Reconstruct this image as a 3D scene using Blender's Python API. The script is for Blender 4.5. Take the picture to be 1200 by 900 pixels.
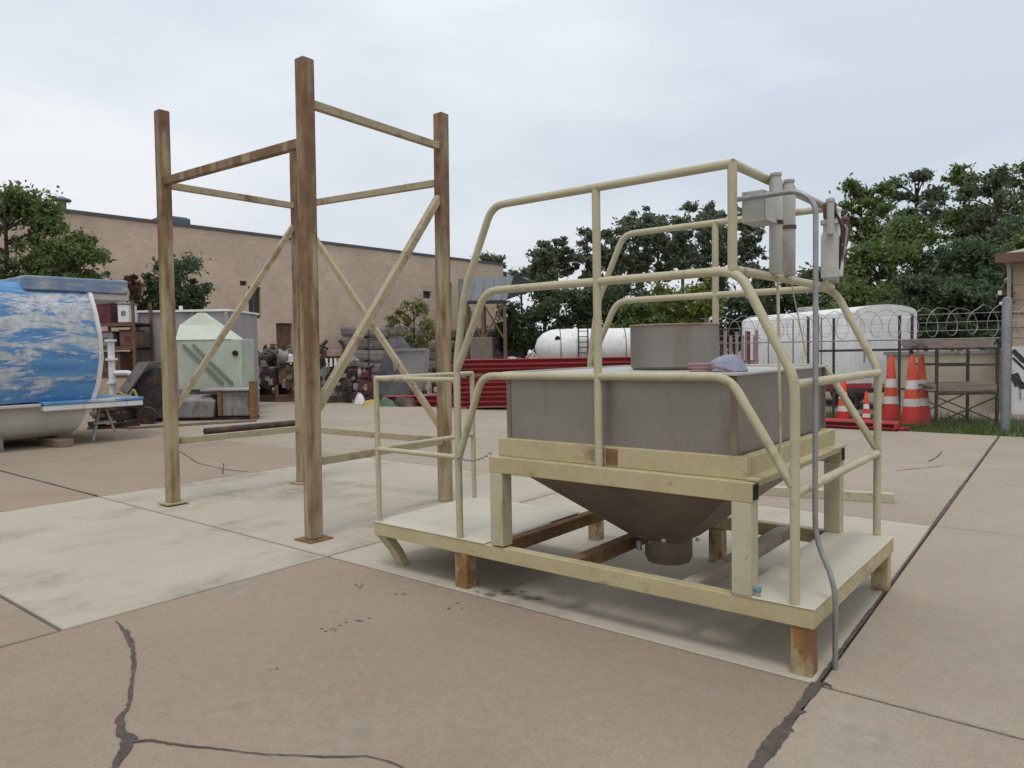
import bpy, bmesh, math, random
import numpy as np
from mathutils import Vector, Matrix, Quaternion
R = math.radians
for o in list(bpy.data.objects): bpy.data.objects.remove(o)
scene = bpy.context.scene
COL = scene.collection

# ------------------------------------------------------------------ camera
EYE = 1.57; FPX = 866.0; PITCH = .04704; ROLL = .0172; TH = -.67987
cam = bpy.data.cameras.new('camera'); cam.sensor_width = 36; cam.lens = 36*FPX/1200
cam.clip_start = .05; cam.clip_end = 2000
co = bpy.data.objects.new('camera', cam); COL.objects.link(co)
_up0 = Vector((0, math.sin(PITCH), math.cos(PITCH))); _fw = Vector((0, math.cos(PITCH), -math.sin(PITCH)))
_rt = Vector((1, 0, 0))*math.cos(ROLL) - _up0*math.sin(ROLL); _up = Vector((1, 0, 0))*math.sin(ROLL) + _up0*math.cos(ROLL)
_m = Matrix((( _rt.x, _up.x, -_fw.x, 0), (_rt.y, _up.y, -_fw.y, 0), (_rt.z, _up.z, -_fw.z, EYE), (0, 0, 0, 1)))
co.matrix_world = _m
scene.camera = co
scene.render.resolution_x = 1024; scene.render.resolution_y = 768

# ------------------------------------------------------------------ sky: even overcast
SUN_EL, SUN_AZ = R(70), R(-168)      # azimuth from +Y towards +X
w = bpy.data.worlds.new('World'); scene.world = w; w.use_nodes = True
nt = w.node_tree; nt.nodes.clear()
out = nt.nodes.new('ShaderNodeOutputWorld'); bg = nt.nodes.new('ShaderNodeBackground'); bg.inputs['Strength'].default_value = .1
sky = nt.nodes.new('ShaderNodeTexSky'); sky.sky_type = 'NISHITA'; sky.sun_disc = False
sky.sun_elevation = SUN_EL; sky.sun_rotation = SUN_AZ; sky.dust_density = 3
tc = nt.nodes.new('ShaderNodeTexCoord')
mp = nt.nodes.new('ShaderNodeMapping'); mp.inputs['Scale'].default_value = (1.0, 1.0, 2.8); mp.inputs['Location'].default_value = (.35, .1, .2)
nz = nt.nodes.new('ShaderNodeTexNoise'); nz.inputs['Scale'].default_value = 1.7; nz.inputs['Detail'].default_value = 5; nz.inputs['Roughness'].default_value = .48
rp = nt.nodes.new('ShaderNodeValToRGB')
rp.color_ramp.elements[0].position = .36; rp.color_ramp.elements[0].color = (.63, .70, .785, 1)
rp.color_ramp.elements[1].position = .66; rp.color_ramp.elements[1].color = (.90, .925, .955, 1)
sx = nt.nodes.new('ShaderNodeSeparateXYZ')
mr = nt.nodes.new('ShaderNodeMapRange'); mr.inputs['From Min'].default_value = 0; mr.inputs['From Max'].default_value = .55
mr.inputs['To Min'].default_value = 8.6; mr.inputs['To Max'].default_value = 11.2
ml = nt.nodes.new('ShaderNodeVectorMath'); ml.operation = 'SCALE'
mx = nt.nodes.new('ShaderNodeMixRGB'); mx.inputs[0].default_value = .93
L = nt.links.new
L(tc.outputs['Generated'], mp.inputs['Vector']); L(mp.outputs[0], nz.inputs['Vector']); L(nz.outputs['Fac'], rp.inputs[0])
L(tc.outputs['Generated'], sx.inputs[0]); L(sx.outputs['Z'], mr.inputs['Value']); L(rp.outputs[0], ml.inputs[0]); L(mr.outputs[0], ml.inputs['Scale'])
L(sky.outputs[0], mx.inputs[1]); L(ml.outputs[0], mx.inputs[2]); L(mx.outputs[0], bg.inputs['Color']); L(bg.outputs[0], out.inputs['Surface'])

sl = bpy.data.lights.new('sun', 'SUN'); sl.energy = 1.2; sl.angle = R(18); sl.color = (1, .965, .91)
so = bpy.data.objects.new('sun', sl); COL.objects.link(so)
_d = Vector((math.sin(SUN_AZ)*math.cos(SUN_EL), math.cos(SUN_AZ)*math.cos(SUN_EL), math.sin(SUN_EL)))
so.rotation_euler = _d.to_track_quat('Z', 'Y').to_euler(); so.location = (0, 0, 20)
scene.view_settings.view_transform = 'Standard'; scene.view_settings.look = 'None'
scene.view_settings.exposure = .08; scene.view_settings.gamma = 1

# ------------------------------------------------------------------ pixel helpers (photo 1200x900)
def ray(px, py):
    return (_rt*((px-600)/FPX) + _up*(-(py-450)/FPX) + _fw)
def G(px, py, z=0.):
    r = ray(px, py); t = (z-EYE)/r.z; return Vector((r.x*t, r.y*t, z))
def D(px, py, Y):
    r = ray(px, py); t = Y/r.y; return Vector((r.x*t, Y, EYE+r.z*t))
CT, ST = math.cos(TH), math.sin(TH); ORG = Vector((-1.0262, 5.3435, 0))
def UV(u, v, z=0.): return Vector((ORG.x+u*CT-v*ST, ORG.y+u*ST+v*CT, z))
def toUV(p): dx, dy = p.x-ORG.x, p.y-ORG.y; return (dx*CT+dy*ST, -dx*ST+dy*CT)

# ------------------------------------------------------------------ materials
MATS = {}
def mat(name, c1, c2=None, scale=4., rough=.7, metal=0., bump=.15, bscale=60., stretch=(1, 1, 1), rust=None, ramt=.5, rscale=2.5, rstretch=(1, 1, .35), lo=.35, hi=.65, spec=.35, fine=0., rw=.09, mid=0., rrough=.65, dist=0., zg=None):
    if name in MATS: return MATS[name]
    m = bpy.data.materials.new(name); m.use_nodes = True; MATS[name] = m
    t = m.node_tree; N = t.nodes.new; K = t.links.new
    b = t.nodes['Principled BSDF']; b.inputs['Roughness'].default_value = rough; b.inputs['Metallic'].default_value = metal
    b.inputs['Specular IOR Level'].default_value = spec
    tcn = N('ShaderNodeTexCoord'); oi = N('ShaderNodeObjectInfo'); ms = N('ShaderNodeMath'); ms.operation = 'MULTIPLY'; ms.inputs[1].default_value = 37.
    ad = N('ShaderNodeVectorMath'); ad.operation = 'ADD'
    K(oi.outputs['Random'], ms.inputs[0]); K(tcn.outputs['Object'], ad.inputs[0]); K(ms.outputs[0], ad.inputs[1])
    def noise(sc, st, det=6, ro=.6, ds=0.):
        mpn = N('ShaderNodeMapping'); mpn.inputs['Scale'].default_value = st
        n = N('ShaderNodeTexNoise'); n.inputs['Scale'].default_value = sc; n.inputs['Detail'].default_value = det; n.inputs['Roughness'].default_value = ro; n.inputs['Distortion'].default_value = ds
        K(ad.outputs[0], mpn.inputs['Vector']); K(mpn.outputs[0], n.inputs['Vector']); return n.outputs['Fac']
    def ramp(f, a, bb, ca, cb):
        r = N('ShaderNodeValToRGB'); e = r.color_ramp.elements
        e[0].position = a; e[1].position = bb; e[0].color = ca; e[1].color = cb; K(f, r.inputs[0]); return r.outputs[0]
    c2 = c2 or tuple(x*.8 for x in c1)
    col = ramp(noise(scale, stretch), lo, hi, (*c2, 1), (*c1, 1))
    if fine:
        f = ramp(noise(130., (1, 1, 1), 3, .8), .3, .7, (1-fine, 1-fine, 1-fine, 1), (1+fine*.6, 1+fine*.6, 1+fine*.6, 1))
        mm = N('ShaderNodeMixRGB'); mm.blend_type = 'MULTIPLY'; mm.inputs[0].default_value = 1; K(col, mm.inputs[1]); K(f, mm.inputs[2]); col = mm.outputs[0]
    if mid:
        f = ramp(noise(16., (1, 1, 1), 6, .7), .3, .7, (1-mid, 1-mid, 1-mid, 1), (1+mid*.5, 1+mid*.5, 1+mid*.5, 1))
        mm = N('ShaderNodeMixRGB'); mm.blend_type = 'MULTIPLY'; mm.inputs[0].default_value = 1; K(col, mm.inputs[1]); K(f, mm.inputs[2]); col = mm.outputs[0]
    if rust:
        rf = noise(rscale, rstretch, 9, rrough, dist)
        if zg:      # weathering that grows towards the top of the posts
            sz = N('ShaderNodeSeparateXYZ'); K(tcn.outputs['Object'], sz.inputs[0]); mz = N('ShaderNodeMapRange')
            mz.inputs['From Min'].default_value, mz.inputs['From Max'].default_value, mz.inputs['To Min'].default_value, mz.inputs['To Max'].default_value = zg
            K(sz.outputs['Z'], mz.inputs['Value']); az = N('ShaderNodeMath'); az.operation = 'ADD'; K(rf, az.inputs[0]); K(mz.outputs[0], az.inputs[1]); rf = az.outputs[0]
        f = ramp(rf, 1-ramt-rw, 1-ramt+rw, (0, 0, 0, 1), (1, 1, 1, 1))
        rc = ramp(noise(9., (1, 1, 1)), .3, .7, tuple(x*.55 for x in rust)+(1,), (*rust, 1))
        mm = N('ShaderNodeMixRGB'); K(f, mm.inputs[0]); K(col, mm.inputs[1]); K(rc, mm.inputs[2]); col = mm.outputs[0]
    K(col, b.inputs['Base Color'])
    if bump:
        bn = N('ShaderNodeBump'); bn.inputs['Strength'].default_value = bump; bn.inputs['Distance'].default_value = .01
        K(noise(bscale, (1, 1, 1), 5, .7), bn.inputs['Height']); K(bn.outputs[0], b.inputs['Normal'])
    return m
RUST = (.20, .085, .035)
CREAM = mat('cream_paint', (.47, .43, .295), (.41, .37, .24), 3, .5, bump=.12, bscale=40, rust=(.31, .20, .11), ramt=.36, rscale=6, rstretch=(1, 1, .5), rw=.07, mid=.07, rrough=.72)
CREAM2 = mat('cream_paint_beam', (.465, .405, .235), (.41, .345, .19), 3, .5, bump=.12, bscale=40, rust=(.30, .19, .10), ramt=.365, rscale=5, rstretch=(.5, .5, 1), rw=.06, mid=.09, rrough=.75)
TOWER = mat('tower_paint', (.385, .325, .20), (.30, .235, .135), 4, .6, stretch=(3, 3, .5), bump=.15, bscale=40, rust=(.225, .125, .062), zg=(.3, 3.4, -.035, .12), ramt=.47, rscale=5, rstretch=(1.4, 1.4, .22))
TOWER_TOP = mat('tower_brace_paint', (.42, .365, .235), (.34, .28, .175), 4, .6, bump=.15, bscale=40, rust=(.25, .14, .07), ramt=.42, rscale=4, rstretch=(1, 1, 1))
LEGM = mat('rusting_cream_leg', (.44, .38, .22), (.38, .31, .17), 3, .6, bump=.15, rust=(.30, .155, .06), ramt=.53, rscale=6, rstretch=(1, 1, .6), rw=.05)
RUSTM = mat('rusted_steel', (.24, .125, .055), (.125, .07, .035), 8, .85, bump=.4, bscale=50, rust=(.40, .30, .14), ramt=.36, rscale=6)
DECK = mat('deck_plate_paint', (.52, .485, .39), (.46, .425, .335), 2.5, .55, bump=.08, bscale=60, rust=(.40, .33, .22), ramt=.30, rscale=2, rstretch=(1, 1, 1))
STEEL = mat('stainless_sheet', (.30, .275, .25), (.245, .22, .195), 1.6, .42, metal=.55, bump=.03, bscale=20, rust=(.25, .19, .125), ramt=.37, rscale=3, rstretch=(1, 1, .2), mid=.05)
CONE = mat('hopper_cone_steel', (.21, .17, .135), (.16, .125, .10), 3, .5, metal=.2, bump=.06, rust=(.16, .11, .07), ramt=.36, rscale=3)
GALV = mat('galvanised_pipe', (.34, .35, .35), (.25, .26, .26), 12, .45, metal=.6, bump=.05)
GREYP = mat('grey_paint', (.42, .42, .39), (.34, .33, .30), 5, .55, bump=.06, rust=(.22, .14, .09), ramt=.34, rscale=5)
DARK = mat('hole_shade', (.02, .018, .015), (.012, .01, .01), 5, .9, bump=0)  # near black standing in for the shade inside open ends and ports
JUNKD = mat('oily_dark_steel', (.055, .05, .048), (.028, .026, .026), 6, .55, metal=.3, bump=.2, rust=RUST, ramt=.42, rscale=5, rstretch=(1, 1, 1))
JUNKG = mat('dull_grey_steel', (.27, .26, .25), (.19, .18, .175), 5, .6, bump=.12, rust=(.16, .10, .07), ramt=.40, rscale=4)
JUNKB = mat('brown_rusty_steel', (.18, .10, .065), (.11, .065, .045), 5, .8, bump=.2)
WHITE = mat('white_paint', (.74, .74, .73), (.64, .64, .63), 3, .45, bump=.04, rust=(.45, .42, .37), ramt=.33, rscale=3)
LILAC = mat('lilac_grey_steel', (.36, .33, .335), (.30, .275, .27), 1.5, .6, bump=.06, rust=(.28, .22, .18), ramt=.36, rscale=2)
PGREEN = mat('pale_green_paint', (.46, .50, .42), (.39, .43, .35), 2, .5, bump=.04, rust=(.30, .27, .2), ramt=.34, rscale=3)
RED = mat('red_paint', (.42, .035, .04), (.30, .025, .03), 5, .5, bump=.06, rust=(.20, .06, .045), ramt=.40, rscale=4, rstretch=(.5, .5, 1))
MAROON = mat('maroon_paint', (.13, .035, .04), (.09, .025, .03), 4, .6, bump=.08)
ORANGE = mat('traffic_orange', (.72, .085, .03), (.6, .06, .025), 4, .5, bump=.04)
ORANGER = mat('traffic_red', (.62, .03, .03), (.5, .025, .025), 4, .5, bump=.04)
REFL = mat('cone_white_band', (.72, .70, .66), (.55, .53, .49), 6, .5, bump=.03)
BLUEW = mat('flaking_blue_paint', (.06, .20, .43), (.13, .30, .52), 2.4, .5, bump=.12, bscale=25, stretch=(1, .4, 3), rust=(.60, .62, .64), ramt=.485, rscale=1.5, rstretch=(1, .45, 2.4), rw=.022, mid=.10, rrough=.80, dist=.5)
BLUED = mat('faded_dark_blue_paint', (.13, .19, .30), (.20, .26, .36), 3, .6, bump=.12, rust=(.5, .5, .48), ramt=.42, rscale=4, rstretch=(1, .4, 2))
HULL = mat('dirty_white_shell', (.50, .475, .45), (.42, .39, .36), 1.5, .55, bump=.05, rust=(.30, .25, .2), ramt=.3, rscale=1.5)
WOOD = mat('weathered_wood', (.25, .19, .14), (.16, .115, .085), 5, .85, stretch=(1, 6, 6), bump=.3)
SLABL = mat('pale_new_concrete', (.43, .385, .305), (.385, .34, .27), .9, .88, bump=.18, bscale=90, lo=.3, hi=.68, rust=(.36, .315, .245), ramt=.40, rscale=1.3, rstretch=(1, .5, 1), fine=.06, mid=.05)
SLABB = mat('brown_old_concrete', (.335, .262, .195), (.275, .212, .155), .55, .9, bump=.45, bscale=120, lo=.3, hi=.7, rust=(.355, .30, .24), ramt=.38, rscale=.8, rstretch=(1, 1, 1), fine=.22, mid=.10)
SLABR = mat('tan_old_concrete', (.385, .32, .25), (.325, .265, .203), .6, .9, bump=.5, bscale=120, lo=.3, hi=.7, rust=(.41, .36, .295), ramt=.38, rscale=1., rstretch=(1, 1, 1), fine=.26, mid=.10)
CRACK = mat('crack_filler', (.115, .09, .075), (.07, .055, .047), 20, .95, bump=.5, bscale=80)
DIRT = mat('bare_dirt', (.27, .215, .165), (.20, .16, .12), .5, .95, bump=.5, bscale=30, fine=.2)
GRAV = mat('rubble_stone', (.25, .225, .205), (.15, .135, .125), 3, .95, bump=.8, bscale=12)
ROOFG = mat('grey_sheet_roof', (.19, .21, .22), (.15, .165, .175), 2, .6, bump=.06)
ROOFD = mat('dark_gable', (.035, .04, .042), None, 2, .7, bump=.06)
TAN = mat('tan_siding', (.46, .36, .27), (.40, .31, .23), 2, .75, bump=.08)
TRIM = mat('brown_trim', (.17, .10, .07), None, 3, .7, bump=.05)
BARK = mat('bark', (.10, .075, .055), (.055, .042, .034), 8, .95, bump=.6, bscale=25, stretch=(1, 1, .3))
GLASS = mat('dark_pane', (.045, .05, .05), (.03, .032, .03), 2, .25, bump=0, spec=.5)
RAG = mat('blue_grey_cloth', (.33, .34, .42), (.25, .25, .33), 12, .9, bump=.3)
PINK = mat('faded_pink_paint', (.36, .22, .22), (.28, .17, .17), 4, .7, bump=.1)
YEL = mat('dull_yellow_paint', (.42, .33, .10), None, 4, .6, bump=.1)
CHAIN = mat('chain_link_wire', (.30, .31, .31), None, 10, .5, metal=.5, bump=0)

def brick_mat():
    m = bpy.data.materials.new('cream_brick'); m.use_nodes = True; t = m.node_tree; N = t.nodes.new; K = t.links.new
    b = t.nodes['Principled BSDF']; b.inputs['Roughness'].default_value = .9; b.inputs['Specular IOR Level'].default_value = .2
    tcn = N('ShaderNodeTexCoord'); sep = N('ShaderNodeSeparateXYZ'); cmb = N('ShaderNodeCombineXYZ')
    K(tcn.outputs['Object'], sep.inputs[0]); K(sep.outputs['Y'], cmb.inputs['X']); K(sep.outputs['Z'], cmb.inputs['Y'])
    br = N('ShaderNodeTexBrick'); br.inputs['Color1'].default_value = (.60, .47, .365, 1); br.inputs['Color2'].default_value = (.54, .415, .315, 1); br.inputs['Mortar'].default_value = (.53, .445, .365, 1)
    br.inputs['Scale'].default_value = 1; br.inputs['Brick Width'].default_value = .30; br.inputs['Row Height'].default_value = .10; br.inputs['Mortar Size'].default_value = .012
    K(cmb.outputs[0], br.inputs['Vector'])
    n = N('ShaderNodeTexNoise'); n.inputs['Scale'].default_value = .7; n.inputs['Detail'].default_value = 8; n.inputs['Roughness'].default_value = .65; K(tcn.outputs['Object'], n.inputs['Vector'])
    r = N('ShaderNodeValToRGB'); r.color_ramp.elements[0].position = .3; r.color_ramp.elements[0].color = (.80, .79, .78, 1); r.color_ramp.elements[1].position = .7; r.color_ramp.elements[1].color = (1.1, 1.08, 1.05, 1)
    K(n.outputs['Fac'], r.inputs[0]); mm = N('ShaderNodeMixRGB'); mm.blend_type = 'MULTIPLY'; mm.inputs[0].default_value = 1; K(br.outputs['Color'], mm.inputs[1]); K(r.outputs[0], mm.inputs[2])
    K(mm.outputs[0], b.inputs['Base Color']); return m
BRICK = brick_mat()

def leaf_mat(name, a, b2):
    m = bpy.data.materials.new(name); m.use_nodes = True; t = m.node_tree; N = t.nodes.new; K = t.links.new
    b = t.nodes['Principled BSDF']; b.inputs['Roughness'].default_value = .6; b.inputs['Specular IOR Level'].default_value = .25
    g = N('ShaderNodeNewGeometry'); r = N('ShaderNodeValToRGB'); e = r.color_ramp.elements
    e[0].color = (*b2, 1); e[1].color = (*a, 1); K(g.outputs['Random Per Island'], r.inputs[0]); K(r.outputs[0], b.inputs['Base Color'])
    tr = N('ShaderNodeBsdfTranslucent'); K(r.outputs[0], tr.inputs['Color']); mxs = N('ShaderNodeMixShader'); mxs.inputs[0].default_value = .38
    K(b.outputs[0], mxs.inputs[1]); K(tr.outputs[0], mxs.inputs[2]); K(mxs.outputs[0], t.nodes['Material Output'].inputs['Surface']); return m
LEAF = {'mid': leaf_mat('leaf_mid', (.19, .245, .085), (.085, .13, .04)), 'dark': leaf_mat('leaf_dark', (.125, .165, .085), (.055, .085, .043)),
        'far': leaf_mat('leaf_far', (.185, .22, .135), (.09, .118, .078)), 'yel': leaf_mat('leaf_yellow', (.23, .26, .055), (.11, .15, .035)),
        'brown': leaf_mat('leaf_brown', (.17, .085, .04), (.09, .05, .03)), 'dry': leaf_mat('leaf_dry', (.27, .26, .11), (.17, .18, .08)),
        'grass': leaf_mat('leaf_grass', (.16, .21, .06), (.07, .11, .03))}

# ------------------------------------------------------------------ mesh helpers
class MB:
    def __init__(s): s.v = []; s.f = []
    def box(s, x0, x1, y0, y1, z0, z1, M=None):
        i = len(s.v); c = [(x0, y0, z0), (x1, y0, z0), (x1, y1, z0), (x0, y1, z0), (x0, y0, z1), (x1, y0, z1), (x1, y1, z1), (x0, y1, z1)]
        s.v += [tuple(M @ Vector(p)) for p in c] if M else c
        s.f += [tuple(i+k for k in q) for q in ((0, 3, 2, 1), (4, 5, 6, 7), (0, 1, 5, 4), (1, 2, 6, 5), (2, 3, 7, 6), (3, 0, 4, 7))]; return s
    def bar(s, a, b, wx, wy=None, up=(0, 0, 1)):
        a, b = Vector(a), Vector(b); wy = wy or wx; d = (b-a); l = d.length; d.normalize(); u = Vector(up)
        if abs(d.dot(u)) > .98: u = Vector((0, 1, 0))
        x = d.cross(u).normalized(); y = x.cross(d).normalized()
        M = Matrix(((x.x, y.x, d.x, a.x), (x.y, y.y, d.y, a.y), (x.z, y.z, d.z, a.z), (0, 0, 0, 1)))
        return s.box(-wx/2, wx/2, -wy/2, wy/2, 0, l, M)
    def ring(s, pts): i = len(s.v); s.v += [tuple(p) for p in pts]; return i
    def tube(s, path, r, n=10, fil=0., caps=True, r2=None):
        P = [Vector(p) for p in path]
        if fil:
            Q = [P[0]]
            for k in range(1, len(P)-1):
                a, b, c = P[k-1], P[k], P[k+1]; d1 = (a-b); d2 = (c-b); f = min(fil, d1.length*.49, d2.length*.49); A = b+d1.normalized()*f; C = b+d2.normalized()*f
                for t in (0, .2, .4, .6, .8, 1): Q.append(A*(1-t)**2+b*2*t*(1-t)+C*t*t)
            Q.append(P[-1]); P = Q
        T = [(P[min(k+1, len(P)-1)]-P[max(k-1, 0)]).normalized() for k in range(len(P))]
        u = Vector((0, 0, 1)) if abs(T[0].z) < .9 else Vector((1, 0, 0)); x = T[0].cross(u).normalized(); prev = None
        for k, p in enumerate(P):
            if k: x = (x-T[k]*x.dot(T[k])).normalized()
            y = T[k].cross(x); rr = r if r2 is None else r+(r2-r)*k/(len(P)-1)
            i = s.ring([p+(x*math.cos(2*math.pi*j/n)+y*math.sin(2*math.pi*j/n))*rr for j in range(n)])
            if prev is not None: s.f += [(prev+j, prev+(j+1) % n, i+(j+1) % n, i+j) for j in range(n)]
            elif caps: s.f.append(tuple(i+j for j in reversed(range(n))))
            prev = i
        if caps: s.f.append(tuple(prev+j for j in range(n)))
        return s
    def lathe(s, prof, n=20, c=(0, 0, 0), axis='z'):
        prev = None
        for k, (r, z) in enumerate(prof):
            pts = []
            for j in range(n):
                a = 2*math.pi*j/n; x, y = r*math.cos(a), r*math.sin(a)
                pts.append((c[0]+x, c[1]+y, c[2]+z) if axis == 'z' else ((c[0]+z, c[1]+x, c[2]+y) if axis == 'x' else (c[0]+x, c[1]+z, c[2]+y)))
            i = s.ring(pts)
            if prev is not None: s.f += [(prev+j, prev+(j+1) % n, i+(j+1) % n, i+j) for j in range(n)]
            else: s.f.append(tuple(i+j for j in reversed(range(n))))
            prev = i
        s.f.append(tuple(prev+j for j in range(n))); return s
    def loft(s, secs, caps=True):          # equal-length closed sections
        prev = None; n = len(secs[0])
        for q in secs:
            i = s.ring(q)
            if prev is not None: s.f += [(prev+j, prev+(j+1) % n, i+(j+1) % n, i+j) for j in range(n)]
            elif caps: s.f.append(tuple(i+j for j in reversed(range(n))))
            prev = i
        if caps: s.f.append(tuple(prev+j for j in range(n)))
        return s
    def build(s, name, m, parent=None, smooth=False, bevel=0.):
        me = bpy.data.meshes.new(name); me.from_pydata(s.v, [], s.f); me.update()
        bm = bmesh.new(); bm.from_mesh(me); bmesh.ops.recalc_face_normals(bm, faces=bm.faces); bm.to_mesh(me); bm.free()
        if smooth:
            me.polygons.foreach_set('use_smooth', [True]*len(me.polygons)); me.set_sharp_from_angle(angle=R(42))
        me.materials.append(m); o = bpy.data.objects.new(name, me); COL.objects.link(o)
        if parent: o.parent = parent
        if bevel:
            b = o.modifiers.new('bevel', 'BEVEL'); b.width = bevel; b.segments = 2; b.limit_method = 'ANGLE'
        return o
def thing(name, label, cat, loc=(0, 0, 0), rz=0., group=None):
    o = bpy.data.objects.new(name, None); COL.objects.link(o); o.location = loc; o.rotation_euler = (0, 0, rz); o.empty_display_size = .2
    return tag(o, label, cat, group)
def tag(o, label=None, cat=None, group=None, kind=None):
    if label: o['label'] = label
    if cat: o['category'] = cat
    if group: o['group'] = group
    if kind: o['kind'] = kind
    return o
def copy_tree(o, parent=None):
    c = o.copy(); COL.objects.link(c); c.parent = parent
    for ch in o.children: copy_tree(ch, c)
    return c

# ================================================================== GROUND
g = MB(); g.v = [(-300, -300, -.06), (300, -300, -.06), (300, 300, -.06), (-300, 300, -.06)]; g.f = [(0, 1, 2, 3)]
ground = g.build('ground', DIRT); tag(ground, kind='structure')
pav = bpy.data.objects.new('concrete_pavement', None); COL.objects.link(pav); pav.location = ORG; pav.rotation_euler = (0, 0, TH)
tag(pav, 'jointed concrete yard of pale and brown slabs', kind='structure')
def jl(u, v): return u+.04-.033*v if u == 3.09 else u
def slab(u0, u1, v0, v1, m):
    gp = .013; c = .007; b = MB(); v0 += gp; v1 -= gp
    cor = [(jl(u0, v0)+gp, v0), (jl(u1, v0)-gp, v0), (jl(u1, v1)-gp, v1), (jl(u0, v1)+gp, v1)]; sg = [(1, 1), (-1, 1), (-1, -1), (1, -1)]
    r0 = [(x, y, -.1) for x, y in cor]; r1 = [(x, y, -c) for x, y in cor]
    r2 = [(x+c*a, y+c*d, 0) for (x, y), (a, d) in zip(cor, sg)]
    b.loft([r0, r1, r2]); b.build('concrete_slab', m, pav)
US = [-19.3, -15.6, -11.95, -8.3, -4.63, -.51, 3.09, 6.75, 10.4, 14.1]
for i in range(len(US)-1):
    u0, u1 = US[i], US[i+1]
    vs = [-9.2, -5.56, -1.9, -.04, 3.61, 7.25, 11.0] if u1 <= -.5 else [-7.3, -3.66, -.04, 3.61, 7.25, 11.0]
    for v0, v1 in zip(vs[:-1], vs[1:]):
        pale = (-5 < u0 < 3 and (-.1 < v0 < 3)) or (abs(u0+4.63) < .1 and v0 == -1.9)
        slab(u0, u1, v0, v1, SLABL if pale else (SLABR if (u0 > 3 or v0 > 3) else SLABB))
random.seed(3)
def strip(pts, ws, name, m=CRACK, z=.004, jit=.35):
    P = [q if isinstance(q, Vector) else G(*q) for q in pts]; ws = [x*.68 for x in ws]; Q = []; W = []; wf = 1.
    for k in range(len(P)-1):
        n = max(2, int((P[k+1]-P[k]).length/.022))
        for t in range(n):
            f = t/n; q = P[k].lerp(P[k+1], f); wd = ws[k]*(1-f)+ws[k+1]*f
            Q.append(q+Vector((random.uniform(-1, 1), random.uniform(-1, 1), 0))*wd*jit*.55); wf = max(.5, min(1.45, wf+random.uniform(-.22, .22))); W.append(wd*wf)
    Q.append(P[-1]); W.append(ws[-1]*.4)
    b = MB()
    for k, q in enumerate(Q):
        d = (Q[min(k+1, len(Q)-1)]-Q[max(k-1, 0)]).normalized(); nrm = Vector((-d.y, d.x, 0))*W[k]*.5
        b.v += [(q.x+nrm.x, q.y+nrm.y, z), (q.x-nrm.x, q.y-nrm.y, z)]
        if k: i = 2*k; b.f.append((i-2, i-1, i+1, i))
    o = b.build(name, m); o.parent = ground; o.location.z = 0; return o
strip([(136, 728), (148, 742), (156, 762), (157, 780), (153, 815), (150, 830)], [.014, .035, .028, .024, .022, .02], 'crack')
strip([(150, 830), (141, 842), (140, 855), (150, 868), (148, 878), (135, 898), (125, 915)], [.022, .035, .035, .065, .05, .03, .03], 'crack', z=.0045)
strip([(152, 870), (175, 868), (210, 874), (260, 879), (310, 885), (350, 886), (380, 888), (430, 887), (455, 893), (475, 902)], [.03, .02, .028, .018, .010, .014, .022, .014, .014, .012], 'crack', z=.005)
strip([UV(jl(3.09, v)+.0, v) for v in (-.03, -.25, -.5, -.8, -1.2, -2.)], [.06, .075, .075, .075, .07, .07], 'sealed_joint', z=.004, jit=.10)
strip([(944, 834), (932, 838), (922, 843), (921, 851), (930, 858)], [.02, .035, .03, .03, .02], 'crack', z=.0045)
strip([(950, 803), (968, 802), (975, 806)], [.03, .045, .02], 'crack', z=.005)
strip([(205, 525), (232, 543), (262, 550), (292, 553)], [.02, .03, .035, .03], 'crack')
strip([(262, 543), (261, 556)], [.03, .03], 'crack', z=.0045)
strip([(1088, 541), (1098, 536), (1104, 529)], [.03, .05, .02], 'crack')
strip([(1050, 552), (1075, 549), (1105, 546)], [.02, .03, .02], 'crack')
strip([UV(u, -.04) for u in (-12, -9, -6.5, -4.7)], [.035, .035, .035, .035], 'sealed_joint', jit=.15)
strip([UV(jl(3.09, v), v) for v in (3.62, 5., 7., 9., 11.)], [.03, .04, .04, .04, .04], 'sealed_joint', z=.0045, jit=.15)
strip([UV(jl(3.09, v), v) for v in (-.02, 1., 2.2, 3.6)], [.03, .025, .025, .03], 'sealed_joint', z=.0045, jit=.15)
for px, py, rr in [(580, 695, .06), (606, 693, .10), (410, 727, .05), (425, 686, .04), (388, 738, .03), (472, 697, .03), (532, 711, .035), (323, 785, .02)]:
    c = G(px, py); b = MB(); n = 9
    for q in range(7):
        ox, oy = c.x+random.gauss(0, rr*1.1), c.y+random.gauss(0, rr*.8); r1 = rr*random.uniform(.08, .38); k0 = len(b.v)
        b.v += [(ox+r1*random.uniform(.5, 1.15)*math.cos(2*math.pi*k/n)*1.2, oy+r1*random.uniform(.5, 1.15)*math.sin(2*math.pi*k/n), .0035+.0003*q) for k in range(n)]; b.f.append(tuple(range(k0, k0+n)))
    o = b.build('oil_stain', mat('oil_stain', (.22, .175, .14), (.17, .13, .105), 12, .9, bump=.2), ground)

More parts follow.
